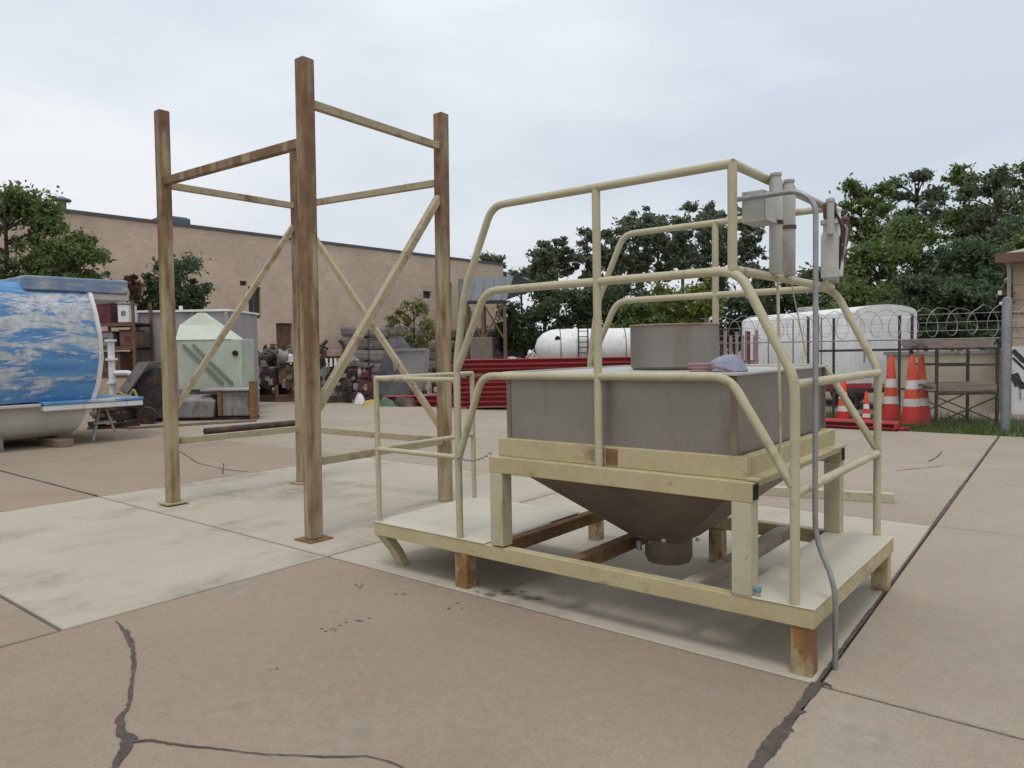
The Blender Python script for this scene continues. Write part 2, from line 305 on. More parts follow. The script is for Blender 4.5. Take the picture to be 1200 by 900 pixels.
# ================================================================== HOPPER PLATFORM
LN, W, W3 = 3.106, 1.638, 1.097; WD, WB, WR, WRM = .334, .235, 1.38, .864; WT, WM, WL = 2.458, 1.938, 1.423; UB, UC, UP = 1.17, 2.71, 1.926; TZ = .898; UR_ = 3.012
plat = thing('hopper_platform', 'cream painted steel skid platform with pipe railings carrying the grey hopper', 'platform', ORG, TH)
def pb(name, x0, x1, y0, y1, z0, z1, m=CREAM2, bev=.004, par=plat): return MB().box(x0, x1, y0, y1, z0, z1).build(name, m, par, bevel=bev)
pb('frame_beam', 0, LN, 0, .07, WB, WD-.008)
pb('frame_beam', LN-.07, LN, .072, W, WB, WD-.008)
pb('frame_beam', 0, .07, .072, W3, WB, WD-.008)
pb('frame_beam', .072, 1.05, W3-.07, W3, WB, WD-.008)
pb('frame_beam', .82, LN-.072, W-.07, W, WB, WD-.008)
for u in (1.06, 1.66, 2.40):
    pb('cross_beam', u, u+.08, .072, W-.072, WB+.004, WD-.012, RUSTM if u < 2 else mat('dusty_steel', (.36, .31, .25), (.27, .22, .17), 5, .8, rust=RUST, ramt=.33, rscale=4))
pb('deck_plate', -.004, 1.07, -.004, W3+.004, WD-.006, WD, DECK, .002)
pb('deck_plate', 2.72, LN+.004, -.004, W+.004, WD-.006, WD, DECK, .002)
for (a, b_, c, d_) in ((LN-.11, LN-.012, .008, .10), (.80, .905, .008, .10), (LN-.11, LN-.012, W-.10, W-.008), (.86, .95, W-.11, W-.01), (1.9, 2.0, W-.1, W-.01)):
    o = pb('leg', a, b_, c, d_, 0, WB, LEGM, .003)
lg = MB(); lg.loft([[(0.005, .01, WB), (.10, .01, WB), (.10, .09, WB), (.005, .09, WB)], [(.03, .10, .11), (.12, .10, .11), (.12, .17, .11), (.03, .17, .11)], [(.07, .14, 0), (.15, .14, 0), (.15, .21, 0), (.07, .21, 0)]]); lg.build('bent_foot', CREAM2, plat, bevel=.003)
# inner support table
for a, b_ in ((1.13, 1.23), (2.71, 2.81)):
    for c, d_ in ((-.006, .09), (W-.11, W-.02)):
        pb('table_leg', a, b_, c, d_, WD+.001, TZ-.1, CREAM)
for c in (-.006, W-.11):
    pb('table_beam', 1.125, 2.815, c, c+.096, TZ-.0995, TZ)
    pb('tube_end_shade', 2.8155, 2.818, c+.014, c+.082, TZ-.088, TZ-.012, DARK, 0)  # thin dark plate painted as the shade inside the hollow beam end
for a in (1.13, 2.735): pb('table_beam', a, a+.08, .092, W-.112, TZ-.03, TZ-.001)
pb('hopper_seat', 1.16, 2.77, .05, .11, TZ+.001, 1.012); pb('hopper_seat', 1.16, 2.77, W-.13, W-.07, TZ+.001, 1.012)
pb('hopper_seat', 1.16, 1.22, .112, W-.132, TZ+.001, 1.011); pb('hopper_seat', 2.71, 2.77, .112, W-.132, TZ+.001, 1.011)
pb('rusty_patch', 1.955, 2.03, .0475, .05, TZ+.012, 1.0, RUSTM, 0)
pb('edge_plate', 2.77, 2.835, .03, W-.05, TZ+.003, TZ+.016, CREAM2, .002)
RR = .0235
def rail(name, path, r=RR, m=CREAM, fil=.07): return MB().tube(path, r, 12, fil).build(name, m, plat, smooth=True)
for v in (0.02, W-.02):
    rail('handrail', [(.84, v, WD), (.84, v, 1.48), (.925, v, 1.95), (UB, v, WT), (UC, v, WT)], fil=.09)
    rail('mid_rail', [(.845, v, 1.44), (1.10, v, WM), (UC+.03, v, WM), (UR_-.008, v, 1.42), (UR_, v, 1.33), (UR_, v, WD)], fil=.10)
    rail('lower_rail', [(.845, v, .865), (1.06, v, WL-.02), (2.69, v, WL-.008), (UR_-.01, v, .90)], fil=.09)
    rail('rail_post', [(UP, v, TZ), (UP, v, WT)]); rail('rail_post', [(UC, v, WM), (UC, v, WT+.0)])
rail('side_rail', [(UC, .02, WT), (UC, W-.02, WT)]); rail('side_rail', [(UC+.02, .02, WM), (UC+.02, W-.02, WM)])
rail('side_rail', [(UR_, .02, WR), (UR_, W-.02, WR)]); rail('side_rail', [(UR_, .02, WRM), (UR_, W-.02, WRM)])
rail('corner_post', [(.03, .03, WD), (.03, .03, WR)], .02); rail('corner_post', [(.03, W3-.03, WD), (.03, W3-.03, WR)], .02)
for z in (WR-.004, WRM): rail('end_rail', [(.03, .03, z), (.03, W3-.03, z)], .018); rail('end_rail', [(.03, .03, z-.001), (.84, .03, z-.001)], .018)
# conduit, junction box, cylinders on the right side
MB().tube([(2.66, .17, 2.31), (2.98, .17, 2.31), (3.06, .17, 2.24), (3.06, .17, .62), (3.155, .17, .42), (3.155, .17, .0)], .0128, 10, .12).build('conduit', GALV, plat, smooth=True)
bx = pb('junction_box', 2.685, 2.80, .20, .37, 2.19, 2.35, GREYP, .006)
MB().box(2.8005, 2.808, .205, .365, 2.195, 2.345).build('box_cover', GREYP, bx, bevel=.003)
MB().tube([(2.66, .17, 2.30), (2.66, .2, 2.27), (2.70, .24, 2.25)], .012, 8).build('cable', JUNKG, bx, smooth=True)
for v, zt in ((.47, 2.475), (.68, 2.475)):
    cy = MB().lathe([(.027, 0), (.034, .01), (.034, .49), (.026, .505), (.026, .525), (.03, .53), (.03, zt-WM-.02)], 16, (2.765, v, WM+.01)).build('air_cylinder', GREYP, plat, True)
    MB().lathe([(.039, 0), (.039, .02)], 16, (2.765, v, WM+.27)).build('clamp_band', JUNKD, cy, True)
    MB().box(2.735, 2.77, v-.012, v+.012, WM+.37, WM+.40).build('bracket', JUNKG, cy)
vb = MB().lathe([(.03, 0), (.052, .015), (.052, .27), (.04, .30), (.04, .34), (.055, .345), (.055, .37), (.02, .38)], 18, (2.79, 1.36, WM+.03)).build('filter_bowl', GREYP, plat, True)
MB().lathe([(.035, 0), (.04, .01), (.04, .09), (.02, .11)], 14, (2.79, 1.36, WM+.41)).build('filter_cap', JUNKB, vb, True)
MB().tube([(2.79, 1.42, WM+.36), (2.79, 1.52, WM+.36), (2.79, 1.57, WM+.30), (2.79, 1.57, WM+.05)], .02, 10, .05).build('air_pipe', JUNKB, plat, True)
MB().lathe([(.03, 0), (.045, .02), (.045, .06), (.03, .08)], 12, (2.79, 1.57, WM+.18)).build('valve_body', RUSTM, plat, True)
MB().box(2.76, 2.81, 1.45, 1.5, WM+.02, WM+.5).build('mounting_strut', GREYP, plat, bevel=.003)
MB().lathe([(.03, 0), (.036, .01), (.036, .14), (.02, .16)], 12, (2.80, 1.49, WM+.06)).build('valve_body', WHITE, plat, True)
for k_, (vv, zz, rr_, hh_, mm_) in enumerate([(1.30, .30, .022, .2, GREYP), (1.43, .12, .03, .12, JUNKG), (1.43, .30, .026, .16, WHITE), (1.60, .30, .028, .12, JUNKB), (1.52, .10, .03, .07, RUSTM)]):
    MB().lathe([(rr_*.6, 0), (rr_, .008), (rr_, hh_), (rr_*1.25, hh_+.004), (rr_*1.25, hh_+.02), (rr_*.5, hh_+.03)], 12, (2.81, vv, WM+zz)).build('valve_body', mm_, plat, True)
for k_ in range(4): MB().tube([(2.83, 1.32+.07*k_, WM+.45-.03*k_), (2.86, 1.37+.06*k_, WM+.36), (2.83, 1.42+.05*k_, WM+.1+.05*k_)], .007, 6, .05).build('air_hose', (JUNKD, JUNKB, GREYP, JUNKB)[k_], plat, True)
MB().tube([(2.765, .50, WM), (2.79, .47, TZ+.015)], .0085, 8).build('thin_strut', CREAM, plat, True)
MB().tube([(2.765, .70, WM), (2.78, .86, 1.62), (2.79, .9, 1.5)], .004, 5).build('loose_wire', CREAM, plat, True)
# chain between table corner and post
ch = MB()
for k in range(9):
    f = k/8; p = Vector((.86+.27*f, .0, .865+.05*f-.12*f*(1-f)))
    ch.tube([p+Vector((-.014, 0, 0)), p+Vector((.014, 0, .003))], .006, 6)
ch.build('safety_chain', GALV, plat)
MB().lathe([(.012, 0), (.012, .02), (.018, .02), (.018, .03)], 8, (2.812, .03, WD+.03), 'x').build('blue_fitting', mat('blue_fitting', (.10, .25, .30), None, 5, .5), plat, True)

# hopper
COLU, COLV = 1.93, .95
hop = thing('hopper', 'square stainless steel hopper with dark tapered bottom set in the cream platform', 'hopper', ORG, TH)
U0, U1, V0, V1, Z0, Z1 = 1.225, 2.69, .085, 1.565, 1.0, 1.418
b = MB(); t = .004
for (a, b_, c, d_) in ((U0, U1, V0, V0+t), (U0, U1, V1-t, V1), (U0, U0+t, V0+t+.0005, V1-t-.0005), (U1-t, U1, V0+t+.0005, V1-t-.0005)): b.box(a, b_, c, d_, Z0-.17, Z1)
b.build('side_wall', STEEL, hop)
LIP = mat('pale_steel_lip', (.50, .50, .47), (.42, .42, .39), 6, .45, metal=.2)
for (a, b_, c, d_) in ((U0-.03, U1+.03, V0-.03, V0+.012), (U0-.03, U1+.03, V1-.012, V1+.03), (U0-.03, U0+.012, V0+.013, V1-.013), (U1-.012, U1+.03, V0+.013, V1-.013)):
    MB().box(a, b_, c, d_, Z1+.001, Z1+.012).build('top_flange', LIP, hop)
MB().box(U0+.013, U1-.013, V0+.013, V1-.013, Z1-.004, Z1+.003).build('cover_plate', LIP, hop)
for (x, y) in ((U0, V0), (U1, V0), (U1, V1)):
    MB().box(x-.016, x+.016, y-.005, y+.011, Z0+.013, Z1-.002).build('corner_angle', mat('weld_corner', (.25, .20, .14), (.2, .15, .1), 6, .6, metal=.3), hop)
cu, cv, cr = 1.955, .80, .15
sq = [(U0+.005, V0+.005), (U1-.005, V0+.005), (U1-.005, V1-.005), (U0+.005, V1-.005)]; q_ = .155; ci = [(cu-q_, cv-q_), (cu+q_, cv-q_), (cu+q_, cv+q_), (cu-q_, cv+q_)]
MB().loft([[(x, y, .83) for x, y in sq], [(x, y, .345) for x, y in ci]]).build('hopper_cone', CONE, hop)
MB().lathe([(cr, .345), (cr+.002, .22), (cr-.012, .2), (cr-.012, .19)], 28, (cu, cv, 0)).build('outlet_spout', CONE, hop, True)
for k in range(7):
    a = -2.6+k*.45; MB().lathe([(.012, 0), (.016, .004), (.016, .014), (.006, .02)], 6, (cu+(cr+.045)*math.cos(a), cv+(cr+.045)*math.sin(a), .335+.02*(k % 2))).build('bolt', WHITE if k % 3 == 0 else JUNKG, hop)
MB().lathe([(.02, -.03), (.02, .03)], 8, (cu-.12, cv-.17, .30)).build('latch', GALV, hop)
# round fill drum on top
c_ = (COLU, COLV, 0); r_ = .285; C0, C1 = Z1+.004, Z1+.285
cl = MB().lathe([(r_-.02, C0), (r_, C0+.02), (r_, C1), (r_-.006, C1), (r_-.006, C1-.05)], 48, c_).build('fill_drum', STEEL, hop, True)
MB().tube([(COLU+r_*math.cos(a*math.pi/24), COLV+r_*math.sin(a*math.pi/24), C1+.004) for a in range(49)], .008, 6, 0, False).build('drum_rim', mat('rusty_rim', (.28, .20, .12), (.2, .13, .08), 9, .7), cl, True)
# things lying on the hopper cover
def rag(name, label, loc, sx, sy, h, m, seed):
    rd = random.Random(seed); n = 16; b = MB(); bumps = [(rd.uniform(-.28, .28), rd.uniform(-.25, .25), rd.uniform(.10, .22), rd.uniform(.35, .9)) for _ in range(7)]
    for j in range(n+1):
        for i in range(n+1):
            x, y = i/n-.5, j/n-.5; r = math.hypot(x, y)*2; e = max(0., 1-r**2.2)
            z = h*min(1., e*2.2)*1.25*(1-math.exp(-sum(a*math.exp(-((x-p)**2+(y-q)**2)/(2*w_*w_)) for p, q, w_, a in bumps)*.8))*(1+rd.uniform(-.035, .035))
            k = 1 if r < 1 else 1/r; b.v.append((x*sx*k*(1+rd.uniform(-.06, .06)), y*sy*k*(1+rd.uniform(-.06, .06)), max(0, z)))
    b.f = [(j*(n+1)+i, j*(n+1)+i+1, (j+1)*(n+1)+i+1, (j+1)*(n+1)+i) for j in range(n) for i in range(n)]
    o = b.build(name, m, None, True); o.location = loc; o.rotation_euler = (0, 0, TH); tag(o, label, 'cloth'); s = o.modifiers.new('thick', 'SOLIDIFY'); s.thickness = .006; s.offset = 1; return o
rag('crumpled_rag', 'crumpled blue grey rag lying on the hopper cover', UV(2.45, .55, Z1+.004), .24, .2, .09, RAG, 2)
hs = thing('hose_coil', 'small coil of pinkish hose lying on the hopper cover', 'hose', UV(2.42, .28, Z1+.004), TH)
for k in range(3): MB().tube([(.055*math.cos(a*.3)*(1+.1*k), .045*math.sin(a*.3), .012+.018*k) for a in range(22)], .009, 6).build('hose_loop', PINK, hs, True)
MB().tube([(.05, .0, .02), (.10, -.03, .035), (.14, .02, .02), (.17, .0, .012)], .009, 6).build('hose_end', PINK, hs, True)

# ================================================================== TOWER FRAME
tow = thing('support_tower', 'tall rust streaked four post steel support frame with diagonal braces', 'steel frame', (-1.9, 7.4, 0))
tow.rotation_euler = (0, .0095, 0)
TB = Vector((-1.9, 7.4, 0))
PB = [G(203, 591)-TB, G(368, 632)-TB, G(522, 587)-TB, G(355, 566)-TB]; HT = [4.06, 3.97, 3.99, 4.0]; PW = .116
PXD = Vector((CT, ST, 0)); PYD = Vector((-ST, CT, 0))
for p, h in zip(PB, HT):
    MB().bar(p+Vector((0, 0, .012)), p+Vector((0, 0, h)), PW, PW, up=(PYD.x, PYD.y, 0)).build('post', TOWER, tow, bevel=.012)
    M = Matrix.Translation(p) @ Matrix.Rotation(TH, 4, 'Z')
    MB().box(-.115, .115, -.115, .115, 0, .013, M).build('base_plate', RUSTM if p is PB[1] else TOWER_TOP, tow)
def brace(a, za, b_, zb, wd, hd, m=TOWER_TOP, nm='cross_bar'):
    p, q = PB[a]+Vector((0, 0, za)), PB[b_]+Vector((0, 0, zb)); d = (q-p).normalized(); e = PW*.5/max(.2, math.hypot(d.x, d.y))
    MB().bar(p+d*(e-.004), q-d*(e-.004), wd, hd).build(nm, m, tow, bevel=.005)
brace(0, 3.34, 1, 3.30, .065, .078, TOWER); brace(1, 3.62, 2, 3.655, .058, .068)
brace(0, 3.31, 3, 3.30, .058, .068); brace(3, 3.31, 2, 3.30, .058, .068)
brace(0, .65, 3, .655, .058, .068); brace(3, .655, 2, .645, .058, .068); brace(1, .655, 2, .645, .058, .068)
brace(0, .92, 3, 3.14, .052, .06, nm='diagonal_brace'); brace(1, 1.03, 2, 3.2, .062, .072, nm='diagonal_brace'); brace(3, 3.24, 2, .72, .052, .06, nm='diagonal_brace')

# loose steel on the ground
def loose(name, label, a, b_, wd, hd, m, cat):
    a, b_ = Vector(a), Vector(b_); c = (a+b_)/2; o = MB().bar(a-c, b_-c, wd, hd).build(name, m, None, bevel=.004); o.location = c+Vector((0, 0, hd/2)); return tag(o, label, cat)
a_, b2_ = G(1048, 589), G(905, 580); loose('steel_tube', 'cream square steel tube lying on the pavement behind the platform', b2_-(a_-b2_)*.6, a_, .09, .09, CREAM, 'steel tube')
a_, b2_ = G(240, 510), G(353, 499); o = MB().tube([(0, 0, .07), (b2_-a_).to_tuple()[:2]+(.07,)], .07, 12).build('dark_pipe', JUNKD, None, True); o.location = a_; tag(o, 'long dark steel pipe lying on the yard behind the tower', 'pipe')
a_, b2_ = G(150, 503), G(300, 494); loose('timber', 'flat weathered timber lying before the grey machine base', a_, b2_, .14, .05, WOOD, 'timber')
#BACKGROUND
# ================================================================== BRICK BUILDING (wall parallel to the slab joints)
BU = -26.5; bld = thing('brick_warehouse', 'long cream brick warehouse with a flat dark edged roof', 'building', ORG, TH)
V_A, V_B, HZ = -22., 33.7, 7.0
ops = [(15.35, 16.0, 3.2, 4.65), (16.75, 17.65, 1.2, 3.0), (26.45, 27.1, 4.58, 5.0), (14.95, 15.3, 4.66, 4.88), (28.1, 28.85, 2.87, 5.6), (3.0, 3.9, 3.0, 4.6)]
vs = sorted({V_A, V_B, *[x for o_ in ops for x in o_[:2]]}); zs = sorted({-.06, HZ, *[x for o_ in ops for x in o_[2:]]})
b = MB()
for i in range(len(vs)-1):
    for j in range(len(zs)-1):
        cv_, cz_ = (vs[i]+vs[i+1])/2, (zs[j]+zs[j+1])/2
        if any(o_[0] < cv_ < o_[1] and o_[2] < cz_ < o_[3] for o_ in ops): continue
        k = len(b.v); b.v += [(BU, vs[i], zs[j]), (BU, vs[i+1], zs[j]), (BU, vs[i+1], zs[j+1]), (BU, vs[i], zs[j+1])]; b.f.append((k, k+1, k+2, k+3))
for o_ in ops:
    for (p, q) in (((o_[0], o_[2]), (o_[1], o_[2])), ((o_[1], o_[2]), (o_[1], o_[3])), ((o_[1], o_[3]), (o_[0], o_[3])), ((o_[0], o_[3]), (o_[0], o_[2]))):
        k = len(b.v); b.v += [(BU, p[0], p[1]), (BU, q[0], q[1]), (BU-.25, q[0], q[1]), (BU-.25, p[0], p[1])]; b.f.append((k, k+1, k+2, k+3))
wl = b.build('wall', BRICK, bld)
MB().box(BU-14, BU-.26, V_B-.3, V_B, -.06, HZ).build('end_wall', BRICK, bld)
MB().box(BU-14, BU-.26, V_A, V_B-.31, 6.6, 6.75).build('roof', ROOFD, bld)
MB().box(BU-.3, BU+.06, V_A, V_B+.05, HZ+.001, HZ+.13).build('roof_edge', mat('dark_coping', (.10, .10, .105), None, 2, .6), bld)
for o_ in ops:
    wn = MB().box(BU-.24, BU-.18, o_[0]+.002, o_[1]-.002, o_[2]+.002, o_[3]-.002).build('window', JUNKB if o_[1]-o_[0] < 1 and o_[3] < 3.1 else GLASS, bld)
    if o_[3]-o_[2] > 1: MB().box(BU-.179, BU-.15, (o_[0]+o_[1])/2-.03, (o_[0]+o_[1])/2+.03, o_[2]+.01, o_[3]-.01).build('window_bar', TRIM, wn)
rv = MB().tube([(BU-1, 8.1, 6.75), (BU-1, 8.1, 7.62)], .16, 12).build('roof_vent', JUNKG, bld, True); MB().lathe([(.34, 7.6), (.34, 7.66), (.05, 7.78)], 14, (BU-1, 8.1, 0)).build('vent_cap', ROOFG, rv, True)
ru = MB().box(BU-3.2, BU-2, 12.6, 13.8, 6.75, 7.75).build('rooftop_unit', mat('rooftop_unit', (.12, .15, .18), None, 2, .6), bld, bevel=.03); MB().box(BU-3.1, BU-2.1, 12.7, 13.7, 7.751, 7.80).build('unit_lid', ROOFG, ru)
# rough stone wall below the brick
sw = thing('stone_wall', 'low rough grey stone wall standing before the brick warehouse', 'wall', ORG, TH)
random.seed(8); v = 19.2
while v < 33:
    z = -.06
    while z < 2.4:
        l = random.uniform(.9, 1.5); h = random.uniform(.5, .65)
        o = MB().box(-24.9+random.uniform(-.1, .1), -24.2+random.uniform(-.08, .08), v, v+1.25, z, z+h-.03).build('stone', GRAV, sw, bevel=.15); z += h
    v += 1.28

# ================================================================== TREES
def crown(name, m, parent, clumps, n, size, seed):
    rg = np.random.default_rng(seed); C = np.array([c[:3] for c in clumps], float); Rr = np.array([c[3:6] for c in clumps], float)
    wgt = Rr.prod(1)**.67; wgt /= wgt.sum(); idx = rg.choice(len(C), n, p=wgt)
    d = rg.normal(size=(n, 3)); d /= np.linalg.norm(d, axis=1)[:, None]; rad = np.minimum(np.abs(rg.normal(0, .62, n)), 1.7)
    lump = 1+.28*np.sin(d[:, 0]*5+idx)*np.cos(d[:, 1]*6+idx*2)+.2*np.sin(d[:, 2]*9+idx)
    P = C[idx]+d*Rr[idx]*(rad*lump)[:, None]
    a = rg.normal(size=(n, 3)); a /= np.linalg.norm(a, axis=1)[:, None]; bb = np.cross(a, rg.normal(size=(n, 3))); bb /= np.linalg.norm(bb, axis=1)[:, None]
    s = size*rg.uniform(.6, 1.4, n)[:, None]
    V = np.stack([P-a*s, P+bb*s*.45, P+a*s, P-bb*s*.45], 1).reshape(-1, 3)
    me = bpy.data.meshes.new(name); me.vertices.add(4*n); me.vertices.foreach_set('co', V.ravel().astype(np.float32))
    me.loops.add(4*n); me.loops.foreach_set('vertex_index', np.arange(4*n, dtype=np.int32)); me.polygons.add(n); me.polygons.foreach_set('loop_start', np.arange(0, 4*n, 4, dtype=np.int32))
    me.update(calc_edges=True); me.materials.append(m); o = bpy.data.objects.new(name, me); COL.objects.link(o); o.parent = parent; return o
def tree(name, label, cat, px, Y, topy, boty, wpx, kind, n, size, seed, group=None, shape='round', lean=0., trunk=.0, base_z=0.):
    """px: trunk column in the photograph; topy/boty: crown limits there; Y: distance from what stands before and behind"""
    rnd = random.Random(seed); base = D(px, 420, Y); base.z = -.06; k = Y/FPX
    zt, zb = D(px, topy, Y).z, D(px, boty, Y).z; hw = wpx*k/2; hh = (zt-zb)/2; zc = (zt+zb)/2
    t = thing(name, label, cat, base, 0, group); cl = []
    nc = {'round': 46, 'pine': 44, 'bush': 30}[shape]; n = int(n*2.3*(.8 if shape == 'pine' else 1)); size *= .54
    for i in range(nc):
        a = rnd.uniform(0, 6.283); r = math.sqrt(rnd.random())*.95; zz = rnd.uniform(-.9, .9); q = rnd.uniform(.09, .28)
        if shape == 'pine':
            zz = 1-1.9*rnd.random()**.8; r = rnd.random()**.6*(1.0-.5*abs(zz-.1)); q = rnd.uniform(.09, .23); f = 1
        else: f = math.sqrt(max(.12, 1-(zz*.95)**2))
        if i % 6 == 5: r *= 1.18; q = .09
        cl.append((hw*r*math.cos(a)*f+lean*hw*(zz+1), hw*r*math.sin(a)*f, zc+hh*zz*.9, hw*q*1.3, hw*q*1.3, min(hh, hw*1.2)*q*(1. if shape != 'pine' else .75)))
    crown('crown', LEAF[kind], t, cl, n, size, seed)
    r0 = trunk or max(.05, (zt)*.018); b = MB(); mid = (lean*hw*.6, 0, zb+hh*.6)
    b.tube([(0, 0, 0), (rnd.uniform(-.1, .1), 0, zb*.5), mid, (lean*hw*1.4, 0, zb+hh*1.55)], r0, 8, 0, True, r0*.3)
    for c in cl[::2 if shape == 'pine' else 3]:
        z0 = max(zb*.75, min(c[2]-hw*.35, zb+hh*1.3)); st = Vector((lean*hw*.5, 0, z0)); en = Vector(c[:3]); b.tube([st, st.lerp(en, .5)+Vector((0, 0, hh*.06)), en], r0*.38, 5, 0, True, r0*.1)
    b.build('trunk', BARK, t, True); return t
tree('leafy_tree', 'bushy green tree growing behind the blue tank', 'tree', 14, 21, 214, 350, 128, 'mid', 11000, .155, 11)
tree('leafy_shrub', 'lower green shrub growing beside the bushy tree behind the tank', 'shrub', 92, 20.5, 268, 350, 84, 'mid', 4500, .14, 16)
tree('small_evergreen', 'small dark green tree before the brick warehouse wall', 'tree', 213, 22.5, 300, 365, 66, 'dark', 6500, .12, 12)
tree('small_evergreen', 'dark shrub beside the small dark green tree by the warehouse', 'shrub', 178, 22.3, 318, 366, 40, 'dark', 3500, .11, 13, shape='bush')
tree('brown_shrub', 'small brown leaved shrub behind the junk rack', 'shrub', 157, 20.5, 318, 352, 24, 'brown', 900, .09, 14, shape='bush')
tree('dry_shrub', 'sparse yellow green shrub growing by the stone wall', 'shrub', 486, 29, 345, 415, 62, 'dry', 1500, .16, 15, shape='bush')
GP = 'tall thin trees on the far skyline'
TLAB = 'tall thin stemmed tree on the far skyline behind the white tank'
for i, (px, ty, by, wp) in enumerate([(640, 290, 335, 40), (654, 272, 326, 58), (690, 264, 340, 48), (718, 256, 330, 50), (748, 238, 325, 70), (772, 246, 335, 54), (800, 236, 322, 66), (826, 244, 335, 48), (846, 234, 315, 60), (872, 244, 330, 54)]):
    tree('skyline_tree', TLAB, 'tree', px, 58+3*(i % 3), ty, by, wp, 'far', 4200, .34, 30+i, GP, 'pine', trunk=.20)
tree('skyline_shrub', 'small dark tree top showing above the warehouse roof end', 'tree', 574, 62, 297, 330, 46, 'far', 2500, .3, 40, None, 'round')
tree('skyline_shrub', 'low dark tree behind the raised roof shelter', 'tree', 612, 66, 312, 345, 50, 'far', 2500, .3, 44, None, 'round')
for i, (px, ty, by, wp) in enumerate([(616, 346, 415, 76), (656, 330, 412, 86), (704, 322, 412, 92), (752, 318, 410, 90), (862, 312, 410, 86), (902, 306, 408, 60), (930, 318, 405, 70), (965, 312, 405, 70)]):
    tree('hedge_bush', 'dark green overgrown bush in the far hedge row', 'bush', px, 44+2*(i % 2), ty, by, wp, 'dark', 6500, .26, 50+i, 'bushes of the far hedge row', 'bush')
tree('hedge_bush', 'bright yellow green bush in front of the far hedge row', 'bush', 800, 40, 318, 400, 92, 'yel', 7500, .2, 61, None, 'bush')
tree('hedge_bush', 'olive green bush beside the bright yellow green bush', 'bush', 745, 39, 352, 402, 60, 'mid', 4500, .2, 62, None, 'bush')
for i, (px, ty, by, wp) in enumerate([(1012, 206, 292, 80), (1072, 200, 285, 84), (1124, 190, 290, 92), (1168, 194, 300, 88), (1215, 186, 300, 90)]):
    tree('roadside_tree', ('tall olive green tree with layered crown behind the thicket', 'tall bright green open crowned tree behind the thicket')[(i+1) % 2], 'tree', px, 40+2*(i % 3), ty, by, wp, 'far' if i % 2 else 'mid', 5200, .25, 70+i, 'tall trees behind the thicket, '+('olive' if i % 2 else 'bright'), 'pine', lean=.1*((i % 3)-1), trunk=.16)
for i, (px, ty, by, wp, kd, Y) in enumerate([(1030, 282, 400, 110, 'mid', 30), (1075, 252, 395, 120, 'mid', 33), (1118, 280, 400, 100, 'dark', 28), (1160, 262, 400, 120, 'mid', 32), (1205, 250, 400, 110, 'dark', 33), (1085, 320, 405, 100, 'dark', 26), (1150, 320, 405, 110, 'dark', 26), (1010, 325, 405, 90, 'mid', 28)]):
    tree('overgrown_bush', 'dense dark green thicket behind the razor wire fence' if kd == 'dark' else 'dense mid green thicket behind the white trailer', 'bush', px, Y, ty, by, wp, kd, 9000, .19, 80+i, 'thicket '+kd, 'round')

# ================================================================== BLUE TANK (lies parallel to the slab joints)
tk = thing('blue_tank', 'large shell of flaking blue paint over a dirty white rounded base', 'tank', ORG, TH)
def sweep(prof, vend, v0, nseg=10):
    secs = []
    for k in range(nseg+1):
        secs.append([(u, v0+(ve-v0)*k/nseg, z) for (u, z), ve in zip(prof, vend)])
    return MB().loft(secs)
pr = [(-10.18, .80), (-10.07, 1.1), (-10.0, 1.55), (-10.0, 1.95), (-10.05, 2.35), (-10.14, 2.68), (-10.4, 2.86), (-11.9, 2.90), (-12.7, 2.7), (-13.0, 2.0), (-12.9, 1.2), (-12.4, .80)]
ve = [2.07, 2.14, 2.18, 2.17, 2.13, 2.09, 2.07, 2.05, 2.05, 2.1, 2.1, 2.05]
sweep(pr, ve, -4.5, 14).build('shell', BLUEW, tk, True)
cen = (-11.5, 1.75); q = MB()
q.loft([[(u, e+.003, z) for (u, z), e in zip(pr, ve)], [(u+(.035 if u > -11.4 else -.035), e+.01, z+.02*(z-1.8)) for (u, z), e in zip(pr, ve)], [(u+(.035 if u > -11.4 else -.035), e+.07, z+.02*(z-1.8)) for (u, z), e in zip(pr, ve)], [(cen[0]+(u-cen[0])*.9, e+.07, cen[1]+(z-cen[1])*.9) for (u, z), e in zip(pr, ve)]]).build('end_rim', WHITE, tk, True)
hp = [(-10.14, .72), (-10.16, .5), (-10.24, .30), (-10.45, .17), (-11.0, .10), (-11.8, .10), (-12.3, .17), (-12.5, .4), (-12.5, .72)]
sweep(hp, [2.0, 1.97, 1.88, 1.80, 1.75, 1.75, 1.8, 1.95, 2.0], -4.5, 8).build('base_shell', HULL, tk, True)
MB().box(-12.6, -9.97, 1.25, 2.92, .64, .74).build('lower_flange', WHITE, tk, bevel=.02); MB().box(-12.6, -9.95, 1.24, 2.93, .745, .80).build('flange_top', BLUEW, tk, bevel=.01)
MB().box(-12.7, -9.99, -4.5, 1.22, .725, .775).build('seam_flange', HULL, tk, bevel=.01)
MB().box(-11.6, -10.12, 1.1, 2.80, 2.72, 2.97).build('upper_flange', BLUED, tk, bevel=.03); MB().box(-11.5, -10.18, 2.15, 2.83, 2.60, 2.715).build('flange_web', HULL, tk, bevel=.01)
for v in (.65, -.9): MB().box(-10.30, -10.24, v, v+.06, 0, .34).build('prop', JUNKG, tk)
for v, lb in ((1.55, 'short timber block under the end of the blue tank'), (-.4, 'timber block under the middle of the blue tank')):
    o = MB().box(-.28, .62, -.13, .13, 0, .13).build('timber_block', WOOD, None, bevel=.008); o.location = UV(-10.55, v, .0); o.rotation_euler = (0, 0, TH); tag(o, lb, 'timber')
st = thing('trestle', 'small grey steel trestle standing under the tank flange', 'trestle', UV(-10.6, 2.45), TH)
for s in (-1, 1): MB().bar((0, .05*s, .62), (.05, .22*s, 0), .04).build('leg', GREYP, st); 
MB().box(-.2, .08, -.2, .2, .3, .34).build('tie', GREYP, st); MB().box(-.1, .12, -.1, .1, .6, .638).build('head', GREYP, st)

